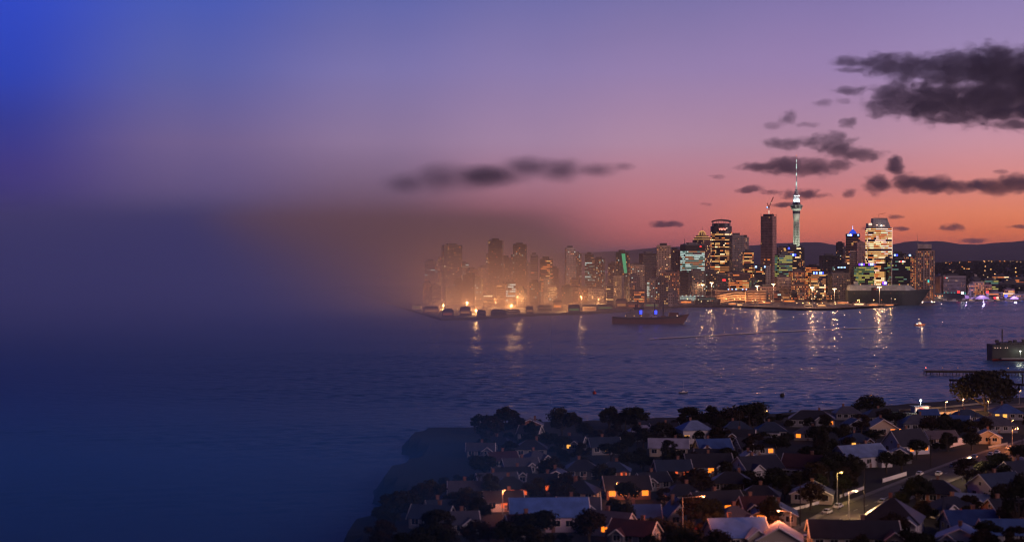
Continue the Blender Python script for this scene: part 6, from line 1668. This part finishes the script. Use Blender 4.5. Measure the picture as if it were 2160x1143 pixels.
# garden trees filling the gardens: rows from the shore towards the viewer
def near_seg(p):
    best = 1e9
    for q in ROADL: best = min(best, math.hypot(p.x - q.x, p.y - q.y))
    return best
cands = []
tries = 0
while len(cands) < 262 and tries < 20000:
    tries += 1
    py = 893 + (1185 - 893) * rnd.random() ** 1.15; xl = 1000 if py < 1000 else 880 if py < 1080 else 760
    px = rnd.uniform(xl, 2175); p = P(px, py)
    if near_edge(p.x, p.y) < 5: continue
    if any(math.hypot(p.x - hx, p.y - hy) < hr * .92 for hx, hy, hr in HOUSES): continue
    # keep the fronts of houses in view
    if any(abs(p.x - hx) < hr * .8 and 0 < hy - p.y < hr + 7 and rnd.random() < .75 for hx, hy, hr in HOUSES): continue
    if near_seg(p) < 12: continue
    if any(math.hypot(p.x - c[2].x, p.y - c[2].y) < 4.2 for c in cands): continue
    if py < 905 and px > 1890: continue
    cands.append((px, py, p))
rows_ = {}
for c in cands:
    b = 0 if c[1] < 925 else 1 if c[1] < 965 else 2 if c[1] < 1010 else 3 if c[1] < 1065 else 4
    rows_.setdefault(b, []).append(c)
RN = ['by the shore', 'behind the first houses', 'in the middle gardens', 'in the near gardens', 'along the bottom edge']
for b, lst in sorted(rows_.items()):
    for i, (px, py, p) in enumerate(sorted(lst, key=lambda c: c[0])):
        kind = rnd.choice(['round', 'round', 'tall', 'bush', 'round', 'palm'] if i % 9 == 4 else ['round', 'round', 'tall', 'bush'])
        real = {'round': rnd.uniform(5.5, 9.5), 'tall': rnd.uniform(7, 11), 'bush': rnd.uniform(2.5, 4.5), 'palm': rnd.uniform(6, 9)}[kind]
        put_tree(kind, rnd.randint(0, 3) if kind != 'palm' else 0, px, py, real * FPX / p.y, '%s from the left of the dark garden trees %s' % (nth(i), RN[b]), 'dark garden trees ' + RN[b], rnd.uniform(1.0, 1.5))

# ------------------------------------------------------------------ evening air: one even box of haze, and added mist banks that soften the left side
def build_haze():
    mb = MB(); m = bpy.data.materials.new('evening_haze'); m.use_nodes = True; nt = m.node_tree; nt.nodes.clear()
    pv = nt.nodes.new('ShaderNodeVolumePrincipled'); pv.inputs['Color'].default_value = (0.80, 0.77, 0.88, 1); pv.inputs['Density'].default_value = HAZE_D
    out = nt.nodes.new('ShaderNodeOutputMaterial'); nt.links.new(pv.outputs[0], out.inputs['Volume'])
    mb.box(-130000, 130000, -3500, 130000, -3.5, 400, m)
    struct(mb.build('haze'), 'stuff')
HAZE_D = 3.3e-5
build_haze()

def mist(name, box, colr, dens, across_r, front_r, top_fn, warm=None):
    m = bpy.data.materials.new(name + '_volume'); m.use_nodes = True; nt = m.node_tree; N = nt.nodes; L = nt.links; N.clear()
    def mm(op, a, b=None, c=None):
        n = N.new('ShaderNodeMath'); n.operation = op
        for i, v in enumerate((a, b, c)):
            if v is None: continue
            if isinstance(v, (int, float)): n.inputs[i].default_value = v
            else: L.new(v, n.inputs[i])
        return n.outputs[0]
    geo = N.new('ShaderNodeNewGeometry'); sep = N.new('ShaderNodeSeparateXYZ'); L.new(geo.outputs['Position'], sep.inputs[0])
    def mr(v, a, b, c=0.0, d=1.0):
        n = N.new('ShaderNodeMapRange'); n.interpolation_type = 'SMOOTHSTEP'
        for k, x in zip(('From Min', 'From Max', 'To Min', 'To Max'), (a, b, c, d)): n.inputs[k].default_value = x
        L.new(v, n.inputs[0]); return n.outputs[0]
    across = mr(sep.outputs[0], *across_r); front = mr(sep.outputs[1], *front_r)
    # height of the bank grows inland / seaward: z divided by the local top
    top = mm('MULTIPLY_ADD', sep.outputs[1], top_fn[0], top_fn[1]); rel = mm('DIVIDE', sep.outputs[2], mm('MAXIMUM', top, 5.0))
    nz = N.new('ShaderNodeTexNoise'); nz.inputs['Scale'].default_value = top_fn[2]; nz.inputs['Detail'].default_value = 3; L.new(geo.outputs['Position'], nz.inputs[0])
    rel = mm('ADD', rel, mm('MULTIPLY_ADD', nz.outputs[0], 0.5, -0.25))
    high = mr(rel, -.6, 1.9, 1, 0); high = mm('MULTIPLY', high, high)
    dd = mm('MULTIPLY', mm('MULTIPLY', mm('MULTIPLY', across, high), front), dens)
    pv = N.new('ShaderNodeVolumePrincipled'); pv.inputs['Color'].default_value = (*colr, 1)
    if warm:  # warm tint put into the mist colour for the city lamp glow
        mx = N.new('ShaderNodeMix'); mx.data_type = 'RGBA'; mx.inputs[6].default_value = (*colr, 1); mx.inputs[7].default_value = (*warm, 1)
        L.new(mr(mm('MULTIPLY_ADD', sep.outputs[1], .25, sep.outputs[0]), 110, 520), mx.inputs[0]); L.new(mx.outputs[2], pv.inputs['Color'])
    L.new(dd, pv.inputs['Density'])
    out = N.new('ShaderNodeOutputMaterial'); L.new(pv.outputs[0], out.inputs['Volume'])
    mb = MB(); mb.box(*box, m); struct(mb.build(name), 'stuff')
mist('added_sea_mist', (-5200, 420, 620, 9000, -3, 330), (.36, .50, 1.0), 0.0026, (400, -170), (600, 2000), (.046, 10, .003), warm=(.95, .74, .58))
mist('added_shore_mist', (-420, 75, 300, 610, -3.2, 34), (.10, .38, .85), 0.011, (70, -45), (300, 380), (0, 30, .03))
